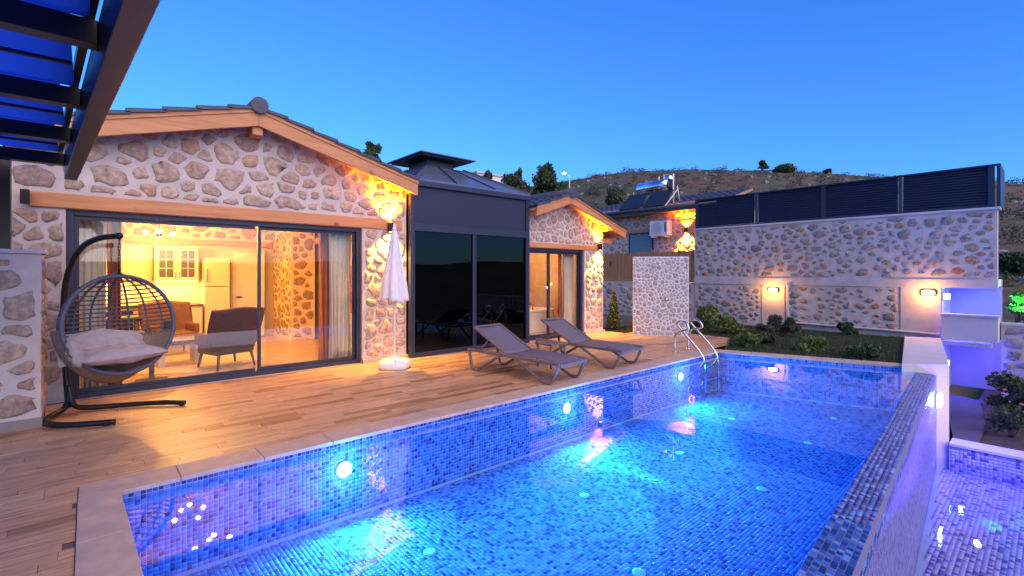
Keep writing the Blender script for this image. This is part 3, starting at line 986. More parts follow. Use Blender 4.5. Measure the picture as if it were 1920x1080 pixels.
kit = thing('kitchen_unit', (.9, 13.1, 0), 'ivory kitchen unit with dark appliances along the back wall', 'kitchen')
MB().box(-.36, 1.95, 12.78, 13.39, .10, .86).build('base_cabinet', M['cabinet'], kit)
MB().box(-.38, 1.97, 12.74, 13.39, .861, .90).build('worktop', M['dark_wood'], kit, bevel=.005)
for x in (-.1, .5, 1.1, 1.65):
    MB().box(x - .26, x + .26, 12.765, 12.779, .14, .82).build('cabinet_door', M['cabinet'], kit, bevel=.004)
MB().box(.15, .72, 12.755, 12.764, .30, .80).build('oven', M['chrome_dark'], kit)
MB().box(.15, .75, 12.82, 13.3, .901, .915).build('hob', M['chrome_dark'], kit)
wc = MB().box(1.10, 1.92, 13.04, 13.39, 1.42, 2.2).build('wall_cabinet', M['cabinet'], kit)
for x in (1.12, 1.52):
    dr = MB().box(x, x + .38, 13.018, 13.039, 1.44, 2.18).build('cabinet_door', M['cabinet'], kit, bevel=.004)
    for i in range(2):
        for j in range(3):
            a = x + .06 + i*.135; b = 1.51 + j*.205
            MB().box(a, a + .12, 13.011, 13.017, b, b + .19).build('pane', M['pane_dark'], dr)
    MB().box(x + (.35 if x < 1.3 else .02), x + (.362 if x < 1.3 else .032), 12.995, 13.017, 1.5, 1.62).build('handle', M['steel'], dr)
MB().box(-.36, .95, 13.12, 13.39, 1.45, 2.2).build('wall_cabinet', M['cabinet'], kit)
MB().box(1.12, 1.9, 13.10, 13.14, 1.405, 1.418).build('strip_light', M['strip'], kit)
st = bpy.data.lights.new('strip_light_glow', 'AREA'); st.shape = 'RECTANGLE'; st.size = .8; st.size_y = .05; st.energy = 12; st.color = (1, .62, .14)
so = bpy.data.objects.new('strip_light_glow', st); so.location = Vector((1.5, 13.15, 1.395)) - origin_of(kit); link(so, kit)
st2 = st.copy(); so2 = bpy.data.objects.new('strip_light_glow', st2); so2.location = Vector((.3, 13.2, 1.44)) - origin_of(kit); link(so2, kit)

fr_ = thing('fridge', (2.25, 13.1, 0), 'tall ivory fridge beside the kitchen cabinets', 'fridge')
MB().box(2.0, 2.5, 12.80, 13.39, .03, 1.28).build('lower_door', M['cabinet'], fr_, bevel=.01)
MB().box(2.0, 2.5, 12.80, 13.39, 1.295, 1.95).build('upper_door', M['cabinet'], fr_, bevel=.01)
MB().box(2.03, 2.05, 12.765, 12.80, 1.4, 1.7).build('handle', M['steel'], fr_)
idr = thing('interior_door', (3.0, 13.2, 0), 'white interior door standing ajar beside the stone pillar', 'door')
MB().box(2.62, 3.40, 13.32, 13.385, .01, 2.15).build('door_frame', M['cabinet'], idr)
MB().bar((2.66, 13.28, 1.06), (3.34, 13.20, 1.06), .04, 2.06).build('door_leaf', M['white'], idr)
MB().box(2.72, 2.84, 13.20, 13.235, 1.0, 1.03).build('door_handle', M['black'], idr)
pil = thing('stone_pillar', (3.9, 12.4, 0), 'stone pillar inside the villa lit orange', 'pillar')
pb = MB().box(3.56, 4.1, 11.8, 13.2, .004, 2.9).build('core', M['cream'], pil)
lay_stones(rect(11.82, 13.2, .08, 2.85), face_minus_x(3.56), pb, M['stone_in'], .22, .035, 1.0, 15)
lay_stones(rect(3.58, 4.08, .08, 2.85), front(11.8), pb, M['stone_in'], .24, .035, 1.2, 16)
pic = thing('wall_frame', (4.22, 10.2, 1.2), 'framed screen on the orange side wall', 'frame')
MB().box(4.215, 4.248, 9.85, 10.75, .75, 1.75).build('frame', M['drape'], pic)
MB().box(4.205, 4.214, 9.98, 10.62, .95, 1.6).build('screen', M['chrome_dark'], pic)

def armchair(name, loc, rz, m, label):
    t = thing(name, (0, 0, 0), label, 'armchair', 'wingback armchairs in the living room')
    MB().box(-.33, .33, -.32, .28, .24, .44).build('seat', m, t, bevel=.05)
    def back(u, v):
        a = (u - .5) * 2; wv = .34 + .05*v
        yb = .30 + .16*v - .22*abs(a)**2.6*(1 - .35*v)
        return (a*wv*(1 + .06*math.sin(v*3)), yb, .34 + (.70 - .08*abs(a)**2 + .05*abs(a)**4)*v)
    MB().grid(back, 14, 10).build('backrest', m, t, solid=.09)
    for s in (-1, 1):
        MB().box(min(s*.30, s*.39), max(s*.30, s*.39), -.28, .30, .40, .60).build('armrest', m, t, bevel=.035)
        for yy in (-.26, .26):
            MB().tube([(s*.27, yy, .25), (s*.31, yy*1.15, 0.005)], [.026, .016], 8).build('leg', M['dark_wood'], t)
    t.location = loc; t.rotation_euler.z = rz
    return t
armchair('armchair', (1.78, 9.35, .004), R(198), M['plum_fabric'], 'plum wingback armchair seen from behind close to the glass')
armchair('armchair', (1.25, 11.5, .004), R(12), M['brown_fabric'], 'brown wingback armchair facing the glass near the kitchen')
tb = thing('coffee_table', (1.2, 10.2, 0), 'low wooden coffee table between the two armchairs', 'table')
MB().box(.88, 1.5, 9.85, 10.5, .40, .45).build('table_top', M['dark_wood'], tb, bevel=.008)
for x in (.93, 1.45):
    for y in (9.9, 10.45): MB().box(x - .045, x + .045, y - .045, y + .045, .005, .399).build('leg', M['pipe'], tb)
o = MB().lathe((1.4, 10.3, .005), [(1.15, 0), (1.15, .010), (1.1, .012)], 40).build('rug', M['rug']); props(o, 'pale round rug under the coffee table', 'rug')
sd = thing('side_table', (.72, 8.95, 0), 'small round pedestal table behind the hanging chair', 'table')
MB().lathe((.72, 8.95, 0), [(.2, .006), (.2, .022), (.035, .03), (.035, .5), (.24, .51), (.24, .535)], 24).build('pedestal', M['dark_wood'], sd)
dn = thing('dining_table', (.35, 11.9, 0), 'dark dining table behind the hanging chair', 'table')
MB().box(-.2, .8, 11.6, 12.2, .72, .76).build('table_top', M['dark_wood'], dn, bevel=.006)
for x in (-.12, .72):
    for y in (11.68, 12.12): MB().box(x - .03, x + .03, y - .03, y + .03, .005, .719).build('leg', M['dark_wood'], dn)

def chandelier(c, n, top, label, energy, col=(1, .42, .065)):
    t = thing('chandelier', c, label, 'chandelier')
    MB().tube([(c[0], c[1], top), (c[0], c[1], c[2] + .05)], .012, 8).build('rod', M['black'], t)
    MB().lathe((c[0], c[1], c[2]), [(.02, -.03), (.05, 0), (.05, .05), (.02, .09)], 14).build('hub', M['black'], t)
    for k in range(n):
        a = 2*math.pi*k/n + .4
        p = [(c[0] + r*math.cos(a), c[1] + r*math.sin(a), c[2] + dz) for r, dz in ((.03, .02), (.14, -.05), (.24, -.03), (.27, .02))]
        MB().tube(p, .008, 6).build('arm', M['black'], t)
        MB().ball((p[-1][0], p[-1][1], p[-1][2] + .045), .042, 12, 8).build('bulb', M['bulb'], t)
    lamp('chandelier_light', 'POINT', (c[0], c[1], c[2] - .12), energy, col, size=.03, parent=t)
chandelier((1.12, 12.35, 2.38), 3, 3.7, 'three bulb chandelier over the kitchen seen through the glass', 75)
chandelier((1.45, 10.85, 2.75), 4, 3.75, 'four bulb chandelier in the living room mirrored in the pool', 90)
chandelier((1.6, 9.40, 2.78), 5, 3.8, 'five bulb chandelier just behind the door beam mirrored in the pool', 90)

# ================================================================== second villa
v2 = thing('stone_villa', (8.85, FY, 0), 'smaller stone villa with pine gable beyond the dark glass pavilion', 'villa')
A0, A1, AM, AT, AS = 7.15, 10.52, 8.85, 3.50, .335
g2 = lambda x: AT - .09 - abs(x - AM) * AS
wall = MB()
wall.box(A0, 7.30, FY, FY + .35, 0, 2.20); wall.box(9.74, A1, FY, FY + .35, 0, 2.20)
wall.prism([(A0, 2.20), (A1, 2.20), (A1, g2(A1)), (AM, g2(AM)), (A0, g2(A0))], 'y', FY, FY + .35)
wf = wall.build('front_wall', M['mortar'], v2)
lay_stones(rect(9.78, A1 - .01, .10, 2.18), front(FY), wf, M['stone'], .23, .028, 1.1, 21)
lay_stones([(A0 + .02, 2.34), (A1 - .02, 2.34), (A1 - .02, g2(A1) - .02), (AM, g2(AM) - .03), (A0 + .02, g2(A0) - .02)], front(FY), wf, M['stone'], .24, .022, 1.0, 22)
MB().box(A0, A0 + .3, FY + .351, 12.4, 0, g2(A0)).build('side_wall', M['cream'], v2)
MB().box(A1 - .3, A1 - .002, FY + .351, 12.4, 0, g2(A1)).build('side_wall', M['mortar'], v2)
bw = MB().prism([(A0, 0), (A1, 0), (A1, g2(A1)), (AM, g2(AM)), (A0, g2(A0))], 'y', 11.2, 11.5).build('back_wall', M['cream'], v2)
lay_stones(rect(7.5, 10.2, .1, 2.7), front(11.2), bw, M['stone_in'], .30, .04, 1.15, 23)
MB().box(A0 + .3, A1 - .3, FY + .02, 11.2, -.2, .004).build('floor', M['in_floor'], v2)
gable_roof(v2, AM, 7.66, 11.08, AT, AS, RY0, 12.6, .22)
MB().box(7.2, 10.3, FY - .035, FY + .12, 2.205, 2.325).build('lintel_beam', M['beam'], v2, bevel=.008)
MB().box(A1 - .16, A1 - .04, RY0 + .06, FY - .001, g2(A1 - .1) - .15, g2(A1 - .1) - .02).build('purlin_end', M['beam_y'], v2)
MB().box(A1 + .002, 11.0, FY + .05, FY + .15, 2.42, 2.54).build('eave_strut', M['beam'], v2)
MB().box(9.74, A1 + .03, FY - .05, FY - .001, 0, .06).build('plinth', M['ivory'], v2)
sliding_door('sliding_door', 7.302, 9.738, FY + .06, 2.20, v2, [8.50])
sconce(10.28, FY, 2.30, 'black wall lamp glowing up and down on the smaller villa beside the shower')
curtain('sheer_curtain', 9.28, 9.66, 8.48, .02, 2.16, 6, .04, M['sheer'], 'white sheer curtain behind the smaller villa door', 6)
curtain('drape', 9.16, 9.30, 8.54, .02, 2.16, 3, .04, M['drape'], 'terracotta drape behind the smaller villa door', 7)
bt = thing('bathtub', (8.5, 9.6, 0), 'built in white bathtub inside the smaller villa', 'bathtub')
MB().box(7.6, 9.7, 9.2, 10.1, .005, .56).build('panel', M['cabinet'], bt, bevel=.01)
rim = MB()
rim.box(7.56, 9.74, 9.16, 9.28, .561, .62); rim.box(7.56, 9.74, 10.02, 10.14, .561, .62); rim.box(7.56, 7.7, 9.28, 10.02, .561, .62); rim.box(9.6, 9.74, 9.28, 10.02, .561, .62)
rim.build('rim', M['white'], bt, bevel=.012)
MB().tube([(8.9, 9.22, .62), (8.9, 9.22, .74), (8.9, 9.32, .78), (8.9, 9.38, .72)], .014, 8).build('tap', M['black'], bt)
t = thing('ceiling_lamp', (8.7, 9.8, 2.75), 'lit ceiling lamp inside the smaller villa', 'ceiling lamp')
MB().tube([(8.7, 9.8, 3.3), (8.7, 9.8, 2.85)], .01, 6).build('cord', M['black'], t)
MB().ball((8.7, 9.8, 2.78), .08, 14, 10).build('globe', M['bulb'], t)
lamp('ceiling_lamp_light', 'POINT', (8.7, 9.8, 2.62), 60, (1, .42, .10), size=.1, parent=t)

# ================================================================== dark glass pavilion
pv = thing('glass_pavilion', (6.1, 8.0, 0), 'dark glass pavilion with hipped roof between the two villas', 'pavilion')
BX0, BX1, BY = 4.545, 7.62, 8.0
BYB = 11.2
HT = 3.36
fr = MB()
fr.box(BX0, BX0 + .09, BY, BY + .1, 0, HT - .1); fr.box(BX1 - .10, BX1, BY, BY + .1, 0, HT - .1)
fr.box(BX0 + .09, BX1 - .10, BY, BY + .1, 0, .09)
fr.box(BX0 + .09, BX1 - .10, BY - .012, BY + .1, 2.40, 2.54)
fr.box(6.0, 6.09, BY + .004, BY + .096, .09, 2.40)
fr.build('frame', M['anthracite'], pv, bevel=.004)
MB().box(BX0 - .004, BX1 + .03, BY - .03, BYB, HT - .1, HT).build('gutter', M['anthracite'], pv, bevel=.006)
MB().box(BX0 + .09, 6.0, BY + .04, BY + .05, .09, 2.40).build('pane', M['dark_glass'], pv)
MB().box(6.09, BX1 - .10, BY + .055, BY + .065, .09, 2.40).build('pane', M['dark_glass'], pv)
MB().box(BX0 + .09, BX1 - .10, BY + .04, BY + .05, 2.54, HT - .1).build('upper_blind', M['screen'], pv)
MB().box(BX1 - .06, BX1, BY + .101, FY + .3, 0, HT - .1).build('side_panel', M['anthracite'], pv)
MB().box(BX0 + .02, BX1 - .02, BYB - .1, BYB, 0, HT - .1).build('back_panel', M['anthracite'], pv)
MB().box(BX0 + .02, BX1 - .02, BY + .11, BYB - .1, -.1, .004).build('floor', M['deck_joint'], pv)
cx0, cx1, cy0, cy1, cz = 5.45, 6.45, 9.0, 10.1, 3.90
c4 = [(BX0, BY - .02), (BX1 + .02, BY - .02), (BX1 + .02, BYB), (BX0, BYB)]
i4 = [(cx0, cy0), (cx1, cy0), (cx1, cy1), (cx0, cy1)]
for k in range(4):
    a, b = c4[k], c4[(k+1) % 4]; c, d = i4[(k+1) % 4], i4[k]
    MB().add([(*a, HT + .002), (*b, HT + .002), (*c, cz), (*d, cz), (*a, HT + .04), (*b, HT + .04), (*c, cz + .04), (*d, cz + .04)],
             [(3, 2, 1, 0), (4, 5, 6, 7), (0, 1, 5, 4), (1, 2, 6, 5), (2, 3, 7, 6), (3, 0, 4, 7)]).build('roof_panel', M['roof_glass'], pv)
    MB().bar((a[0], a[1], HT + .05), (d[0], d[1], cz + .05), .06, .05).build('hip_rail', M['anthracite'], pv)
    for q in (.33, .66):
        p1 = (a[0] + (b[0]-a[0])*q, a[1] + (b[1]-a[1])*q, HT + .045); p2 = (d[0] + (c[0]-d[0])*q, d[1] + (c[1]-d[1])*q, cz + .045)
        MB().bar(p1, p2, .035, .03).build('glazing_bar', M['anthracite'], pv)
MB().box(cx0 + .15, cx1 - .15, cy0 + .15, cy1 - .15, cz - .02, cz + .24).build('vent_neck', M['anthracite'], pv)
MB().box(cx0 - .22, cx1 + .22, cy0 - .22, cy1 + .22, cz + .25, cz + .275).build('cap_plate', M['roof_glass'], pv, bevel=.005)
MB().box(cx0 - .14, cx1 + .14, cy0 - .14, cy1 + .14, cz + .215, cz + .249).build('cap_frame', M['anthracite'], pv)

# ================================================================== pier and pergola
pr = thing('stone_pier', (-.75, 7.2, 0), 'short stone pier carrying the pergola post', 'pier')
pb = MB().box(-1.30, -.36, 7.0, 7.5, 0, 1.80).build('core', M['mortar'], pr, bevel=.01)
lay_stones(rect(-1.29, -.38, .13, 1.76), front(7.0), pb, M['stone'], .27, .035, 1.35, 31)
lay_stones(rect(7.03, 7.48, .13, 1.76), face_plus_x(-.36), pb, M['stone'], .25, .035, 1.2, 32)
MB().box(-1.33, -.33, 6.97, 7.53, 1.801, 1.845).build('cap', M['plaster'], pr, bevel=.006)
MB().box(-1.31, -.352, 6.985, 7.51, .0, .10).build('skirting', M['skirting'], pr)

pg = thing('pergola', (-.9, 7.2, 1.85), 'dark metal pergola with blue fabric roof overhead', 'pergola')
MB().box(-.74, -.60, 7.18, 7.32, 1.846, 2.86).build('post', M['black'], pg, bevel=.004)
ba, bb = Vector((-.13, 6.80, 0)), Vector((.26, .2, 0))
MB().bar((ba.x, ba.y, 2.70), (bb.x, bb.y, 2.70), .10, .26).build('edge_beam', M['black'], pg, bevel=.006)
MB().bar((ba.x - .08, ba.y, 2.87), (bb.x - .08, bb.y, 2.87), .04, .06).build('guide_rail', M['anthracite'], pg)
ys = [6.72, 5.5, 4.3, 3.1, 1.9, .7]
for i, yy in enumerate(ys):
    t_ = (6.80 - yy) / 6.6; xr = ba.x + (bb.x - ba.x)*t_ - .05
    MB().box(-4.2, xr, yy - .05, yy + .05, 2.70, 2.815).build('cross_beam', M['black'], pg, bevel=.004)
    if i + 1 < len(ys):
        y2 = ys[i+1]
        def fab(u, v, yy=yy, y2=y2, xr=xr):
            return (-4.2 + (xr - .03 + 4.2)*u, yy + (y2 - yy)*v, 2.835 - .035*math.sin(math.pi*v)**.8)
        MB().grid(fab, 10, 10).build('fabric_panel', M['fabric'], pg, solid=.003)
        MB().bar((-4.2, (yy+y2)/2, 2.79), (xr - .03, (yy+y2)/2, 2.79), .025, .02).build('fabric_rod', M['anthracite'], pg)

# ================================================================== hanging chair
eg = thing('hanging_egg_chair', (-.15, 7.55, 0), 'rattan hanging egg chair with beige cushions on a black stand', 'hanging chair')
def smooth_path(pts, it=2):
    for _ in range(it):
        q = [pts[0]]
        for a, b in zip(pts, pts[1:]):
            q.append(tuple(a[i]*.75 + b[i]*.25 for i in range(3))); q.append(tuple(a[i]*.25 + b[i]*.75 for i in range(3)))
        q.append(pts[-1]); pts = q
    return pts
EC = Vector((.30, 6.98, 1.02))
tip = (EC.x - .03, EC.y + .02, 2.02)
post = smooth_path([(-.16, 7.58, .04), (-.19, 7.62, .5), (-.21, 7.64, 1.1), (-.19, 7.60, 1.55), (-.08, 7.42, 1.88), (.08, 7.20, 2.0), tip], 2)
MB().tube(post, .032, 12).build('post', M['black'], eg)
MB().ball(tip, .04, 12, 8).build('post_cap', M['black'], eg)
legA = smooth_path([(-.16, 7.56, .30), (-.17, 7.52, .05), (-.30, 7.30, .035), (-.36, 7.02, .035), (-.18, 6.72, .035), (.22, 6.56, .035)], 2)
legB = smooth_path([(-.16, 7.56, .30), (-.13, 7.50, .05), (.05, 7.42, .035), (.40, 7.30, .035), (.72, 7.12, .04), (.88, 6.96, .035)], 2)
MB().tube(legA, .030, 10).build('base_leg', M['black'], eg)
MB().tube(legB, .030, 10).build('base_leg', M['black'], eg)
for p in (legA[-3], legB[-3], legA[len(legA)//2]):
    MB().lathe((p[0], p[1], 0), [(.025, .001), (.025, .02)], 10).build('foot_pad', M['black'], eg)
ch = MB()
z = 2.0 - .03
while z > EC.z + .60:
    ring = [(tip[0] + .012*math.cos(a)*(1 if int(z*50) % 2 else .3), tip[1] + .012*math.cos(a)*(.3 if int(z*50) % 2 else 1), z + .02*math.sin(a)) for a in [2*math.pi*k/8 for k in range(8)]]
    ch.tube(ring, .004, 5, True); z -= .031
ch.build('chain', M['black'], eg)
ef = Vector((.42, -.90, .12)).normalized(); er = Vector((.90, .42, 0)).normalized(); eu = er.cross(ef)
if eu.z < 0: eu = -eu
EA, EB, ED = .55, .55, .46
def epos(h, t, s=1.0):
    k = math.sqrt(max(0, 1 - (h/EB)**2))
    # fuller at the bottom
    d = ED * (1 + .25*max(0, -h/EB))
    return EC + er*(EA*k*math.cos(t)*s) + eu*(h*s) - ef*(d*k*math.sin(t)*s)
ringp = [EC + er*(EA*math.cos(a)) + eu*(EB*math.sin(a)) for a in [2*math.pi*k/56 for k in range(56)]]
MB().tube(ringp, .023, 10, True).build('rim', M['cane'], eg)
nh = 15
for i in range(nh):
    hh = -.12 + (.55 + .12)*i/(nh - 1)
    MB().tube([epos(hh, math.pi*k/20) for k in range(21)], .0095, 6).build('cane_strand', M['cane'], eg)
for k in range(1, 9):
    t_ = math.pi*k/9
    MB().tube([epos(-.18 + (.775)*j/14, t_) for j in range(15)], .0115, 6).build('cane_rib', M['cane'], eg)
bk = MB()
bk.grid(lambda u, v: tuple(epos(-.598 + .46*v, math.pi*u, .985)), 40, 10)
basket = bk.build('basket', M['rattan'], eg, solid=.012)
for i in range(17):
    hh = -.585 + .46*i/16
    MB().tube([epos(hh, math.pi*k/44) + ef*(.012*(-1)**(k+i)) for k in range(45)], .0125, 5).build('wicker_strand', M['rattan'], basket)
# front lip of the basket under the rim
lip = MB()
lip.grid(lambda u, v: tuple(EC + er*(EA*math.cos(math.pi + math.pi*u)*(1 - .02*v)) + eu*(EB*math.sin(math.pi + math.pi*u)*(1 + .16*v*math.sin(math.pi*u))) - ef*(.02 + .20*v)), 30, 4)
lip.build('wicker_lip', M['rattan'], basket, solid=.012)
MB().tube([epos(.585, math.pi/2) - eu*.0, (tip[0], tip[1], EC.z + .63)], .012, 6).build('hanger', M['black'], eg)
def pillow(c, ax, ay, az, w, d, h, name, parent, m):
    ax, ay, az = Vector(ax).normalized(), Vector(ay).normalized(), Vector(az).normalized()
    p = MB(); c = Vector(c)
    def side(s):
        def fn(u, v):
            a, b = 2*u - 1, 2*v - 1
            k = max(0, (1 - abs(a)**3.2))**.55 * max(0, (1 - abs(b)**3.2))**.55
            pin = 1 - .06*(1 - abs(a))*abs(b) - .06*(1 - abs(b))*abs(a)
            wr = .012*math.sin(7*a + 3*b) + .01*math.sin(11*b - 4*a)
            return tuple(c + ax*(a*w/2*pin) + ay*(b*d/2*pin) + az*(s*(h/2)*k + wr*k))
        return fn
    p.grid(side(1), 16, 16); p.grid(side(-1), 16, 16)
    return p.build(name, m, parent)
dn_ = -ef
pillow(EC - eu*.33 + dn_*.14, er, dn_ + eu*.15, eu - dn_*.1, .86, .54, .18, 'seat_cushion', eg, M['pad'])
pillow(EC - eu*.20 + dn_*.34 - er*.22, er + eu*.1, eu + dn_*.5, -dn_ + eu*.4, .52, .38, .15, 'back_cushion', eg, M['pad'])
pillow(EC - eu*.21 + dn_*.34 + er*.20, er - eu*.18, eu + dn_*.5, -dn_ + eu*.4, .50, .36, .15, 'back_cushion', eg, M['pad'])
pillow(EC - eu*.26 + dn_*.10 - er*.40, dn_ + er*.5, eu + er*-.3, er + eu*.4, .36, .32, .13, 'side_cushion', eg, M['pad'])

# ================================================================== umbrella
um = thing('closed_umbrella', (3.88, 7.38, 0), 'closed white parasol on a white base by the villa corner', 'umbrella')
ux, uy = 3.88, 7.38
MB().tube([(ux, uy, .05), (ux, uy, 2.40)], .019, 12).build('pole', M['white'], um)
def canopy(u, v):
    a = 2*math.pi*u
    prof = [(0, .028), (.08, .06), (.26, .10), (.5, .15), (.75, .205), (1, .235)]
    for (p, r0), (q, r1) in zip(prof, prof[1:]):
        if p <= v <= q: r = r0 + (r1 - r0)*(v - p)/(q - p); break
    fold = 1 + (.05 + .15*v)*math.sin(8*a + .6*math.sin(3*v)) * .75 + .06*math.sin(3*a + 1)*v
    r *= fold * (1.03 if .255 < v < .28 else 1)
    zz = 2.33 - 1.20*v - (.018*math.sin(8*a + 1.2) + .02*math.sin(3*a))*v*v
    return (ux + r*math.cos(a)*.92, uy + r*math.sin(a)*.92, zz)
MB().grid(canopy, 96, 24).build('canopy', M['canvas'], um, solid=.004)
MB().lathe((ux, uy, 2.32), [(.034, 0), (.036, .03), (.02, .06), (.02, .10), (.008, .12)], 14).build('finial', M['white'], um)
bs = MB(); n = 48; prof = [(.235, .0), (.262, .02), (.262, .10), (.235, .135), (.10, .15), (.05, .165), (.045, .20)]
vs_ = []
for r, z in prof:
    for k in range(n):
        a = 2*math.pi*k/n; rr = r * ((1 + .055*math.cos(4*a)) if r > .2 else 1)
        vs_.append((ux + rr*math.cos(a), uy + rr*math.sin(a), z + .002))
bs.add(vs_, [(i*n+k, i*n+(k+1) % n, (i+1)*n+(k+1) % n, (i+1)*n+k) for i in range(len(prof)-1) for k in range(n)], True)
bs.add([(ux + .045*math.cos(2*math.pi*k/12), uy + .045*math.sin(2*math.pi*k/12), .202) for k in range(12)], [tuple(range(12))])
bs.build('base', M['white'], um)
MB().lathe((ux + .15, uy - .1, .14), [(.03, 0), (.03, .018), (.02, .022)], 12).build('filler_cap', M['white'], um)

# ================================================================== loungers and small table
def make_lounger():
    t = thing('sun_lounger', (0, 0, 0), '', '')
    for s in (-1, 1):
        x = s*.33
        MB().bar((x, -.95, .315), (x, .95, .335), .042, .05).build('side_rail', M['taupe'], t, bevel=.01)
        for path in ([(x, .93, .32), (x, .86, .05), (x, .82, .024), (x, .72, .022), (x, .67, .05), (x, .22, .31)],
                     [(x, -.08, .31), (x, -.60, .05), (x, -.66, .022), (x, -.76, .022), (x, -.81, .05), (x, -.93, .31)]):
            MB().tube(smooth_path(path, 1), .023, 8).build('leg', M['taupe'], t)
        MB().bar((x*.93, .12, .345), (x*.93, .82, .70), .03, .035).build('backrest_rail', M['taupe'], t, bevel=.008)
        MB().bar((x*.86, .72, .33), (x*.86, .50, .53), .018, .024).build('backrest_prop', M['taupe'], t)
    for y_, z_ in ((-.945, .29), (.945, .325), (.25, .30)):
        MB().bar((-.33, y_, z_), (.33, y_, z_), .035, .045).build('cross_bar', M['taupe'], t, bevel=.008)
    MB().grid(lambda u, v: ((u - .5)*.60, -.93 + 1.06*v, .352 - .022*math.sin(math.pi*u) - (.045*max(0, 1 - v*5))), 8, 16).build('seat_sling', M['sling'], t, solid=.006)
    MB().grid(lambda u, v: ((u - .5)*.60, .13 + .71*v, .352 + .365*v - .022*math.sin(math.pi*u)), 8, 10).build('backrest_sling', M['sling'], t, solid=.006)
    MB().bar((-.31, .83, .71), (.31, .83, .71), .028, .03).build('head_bar', M['taupe'], t, bevel=.006)
    return t
lo = make_lounger()
l2 = copy_tree(lo)
for o, loc, rz, lab in ((lo, (5.18, 5.56, 0), R(6), 'grey sling sun lounger in front of the dark glass pavilion'),
                        (l2, (6.83, 5.66, 0), R(4), 'grey sling sun lounger nearer the pool ladder')):
    o.location = loc; o.rotation_euler.z = rz
    props(o, lab, 'sun lounger', 'sun loungers beside the pool')
st_ = thing('side_table', (5.96, 5.72, 0), 'low taupe side table between the two sun loungers', 'table')
MB().box(5.75, 6.17, 5.52, 5.92, .385, .415).build('table_top', M['taupe'], st_, bevel=.012)
for x in (5.79, 6.13):
    for y in (5.56, 5.88): MB().tube([(x, y, .003), (x, y, .384)], .018, 8).build('leg', M['taupe'], st_)

# ================================================================== shower wall
q1, q2 = Vector((10.57, 7.22, 0)), Vector((11.36, 6.11, 0))
su = (q2 - q1); SW = su.length; su.normalize(); sn = Vector((su.y, -su.x, 0))
if sn.x > 0: sn = -sn
sh = thing('shower_wall', (q1.x, q1.y, 0), 'freestanding grey stone shower wall at the end of the deck', 'shower wall')
c = MB().prism([(p.x, p.y) for p in (q1, q2, q2 - sn*.28, q1 - sn*.28)], 'z', 0, 2.02).build('core', M['joint'], sh)
def on_shower(u, v, d):
    p = q1 + su*u + sn*d
    return (p.x, p.y, v)
lay_stones(rect(.01, SW - .01, .01, 2.01), on_shower, c, M['stone_grey'], .135, .010, .95, 41, .006)
def on_side(u, v, d):
    p = q1 - sn*u - su*d
    return (p.x, p.y, v)
lay_stones(rect(.01, .27, .01, 2.01), on_side, c, M['stone_grey'], .135, .010, .95, 42, .006)
hp = q1 + su*.62 + sn*.01
MB().tube([(hp.x, hp.y, 1.86), (hp.x + sn.x*.16, hp.y + sn.y*.16, 1.87), (hp.x + sn.x*.2, hp.y + sn.y*.2, 1.84)], .011, 8).build('shower_arm', M['steel'], sh)
MB().lathe((hp.x + sn.x*.2, hp.y + sn.y*.2, 1.815), [(.015, .03), (.075, .012), (.08, 0)], 18).build('shower_head', M['steel'], sh)
vp = q1 + su*.82 + sn*.03
MB().ball((vp.x, vp.y, .93), .035, 12, 8).build('tap', M['steel'], sh)

# ================================================================== right boundary wall
WX = 15.25
bwll = thing('boundary_wall', (WX, 4.5, 0), 'tall white mortared stone wall closing the garden', 'wall')
core = MB()
core.box(WX, WX + .35, 1.78, 8.0, -.3, 1.25)
core.box(WX, WX + .35, .85, 8.0, 1.45, 3.03)
bc = core.build('core', M['mortar'], bwll)
MB().box(WX - .03, WX + .36, .84, 8.01, 1.25, 1.45).build('concrete_band', M['mortar'], bwll, bevel=.004)
MB().box(WX - .04, WX + .40, .80, 8.03, 3.031, 3.085).build('coping', M['plaster'], bwll, bevel=.006)
for y0, y1 in ((1.80, 2.55), (5.22, 5.85)):
    MB().box(WX - .022, WX, y0, y1, 0, 1.249).build('pilaster', M['mortar'], bwll)
lay_stones(rect(.88, 7.97, 1.49, 3.0), face_minus_x(WX), bc, M['stone_wall'], .205, .036, 1.35, 51, .02)
lay_stones(rect(2.6, 5.17, .10, 1.22), face_minus_x(WX), bc, M['stone_wall'], .205, .036, 1.4, 52, .02)
lay_stones(rect(5.9, 7.97, .10, 1.22), face_minus_x(WX), bc, M['stone_wall'], .205, .034, 1.3, 53, .02)
# pipe on the wall
MB().tube(smooth_path([(WX - .05, 5.12, 1.30), (WX - .05, 5.12, .35), (WX - .05, 5.10, .20), (WX - .05, 4.95, .17), (WX - .05, 2.5, .15), (WX - .05, 1.8, .14)], 2), .032, 10).build('drain_pipe', M['pipe'], bwll)

def bulkhead(y, z, m, label, color, power):
    t = thing('bulkhead_lamp', (WX - .025, y, z), label, 'wall lamp', 'oval lamps on the boundary wall')
    def oval(ry, rz, x0, x1, name, mm):
        vs_ = []; n = 24
        for xx, s in ((x0, 1), (x1, .86)):
            for k in range(n):
                a = 2*math.pi*k/n
                vs_.append((xx, y + ry*s*math.copysign(abs(math.cos(a))**.6, math.cos(a)), z + rz*s*math.copysign(abs(math.sin(a))**.6, math.sin(a))))
        MB().add(vs_, [(k, (k+1) % n, n+(k+1) % n, n+k) for k in range(n)] + [tuple(range(n, 2*n)), tuple(range(n))[::-1]]).build(name, mm, t)
    oval(.16, .085, WX - .022, WX - .075, 'housing', M['black'])
    oval(.125, .058, WX - .0755, WX - .11, 'lens', m)
    lamp('bulkhead_glow', 'POINT', (WX - .22, y, z - .03), power, color, size=.06, parent=t)
bulkhead(5.52, 1.10, M['lamp_warm'], 'lit warm oval lamp on the wall above the drain pipe bend', (1, .42, .07), 13)
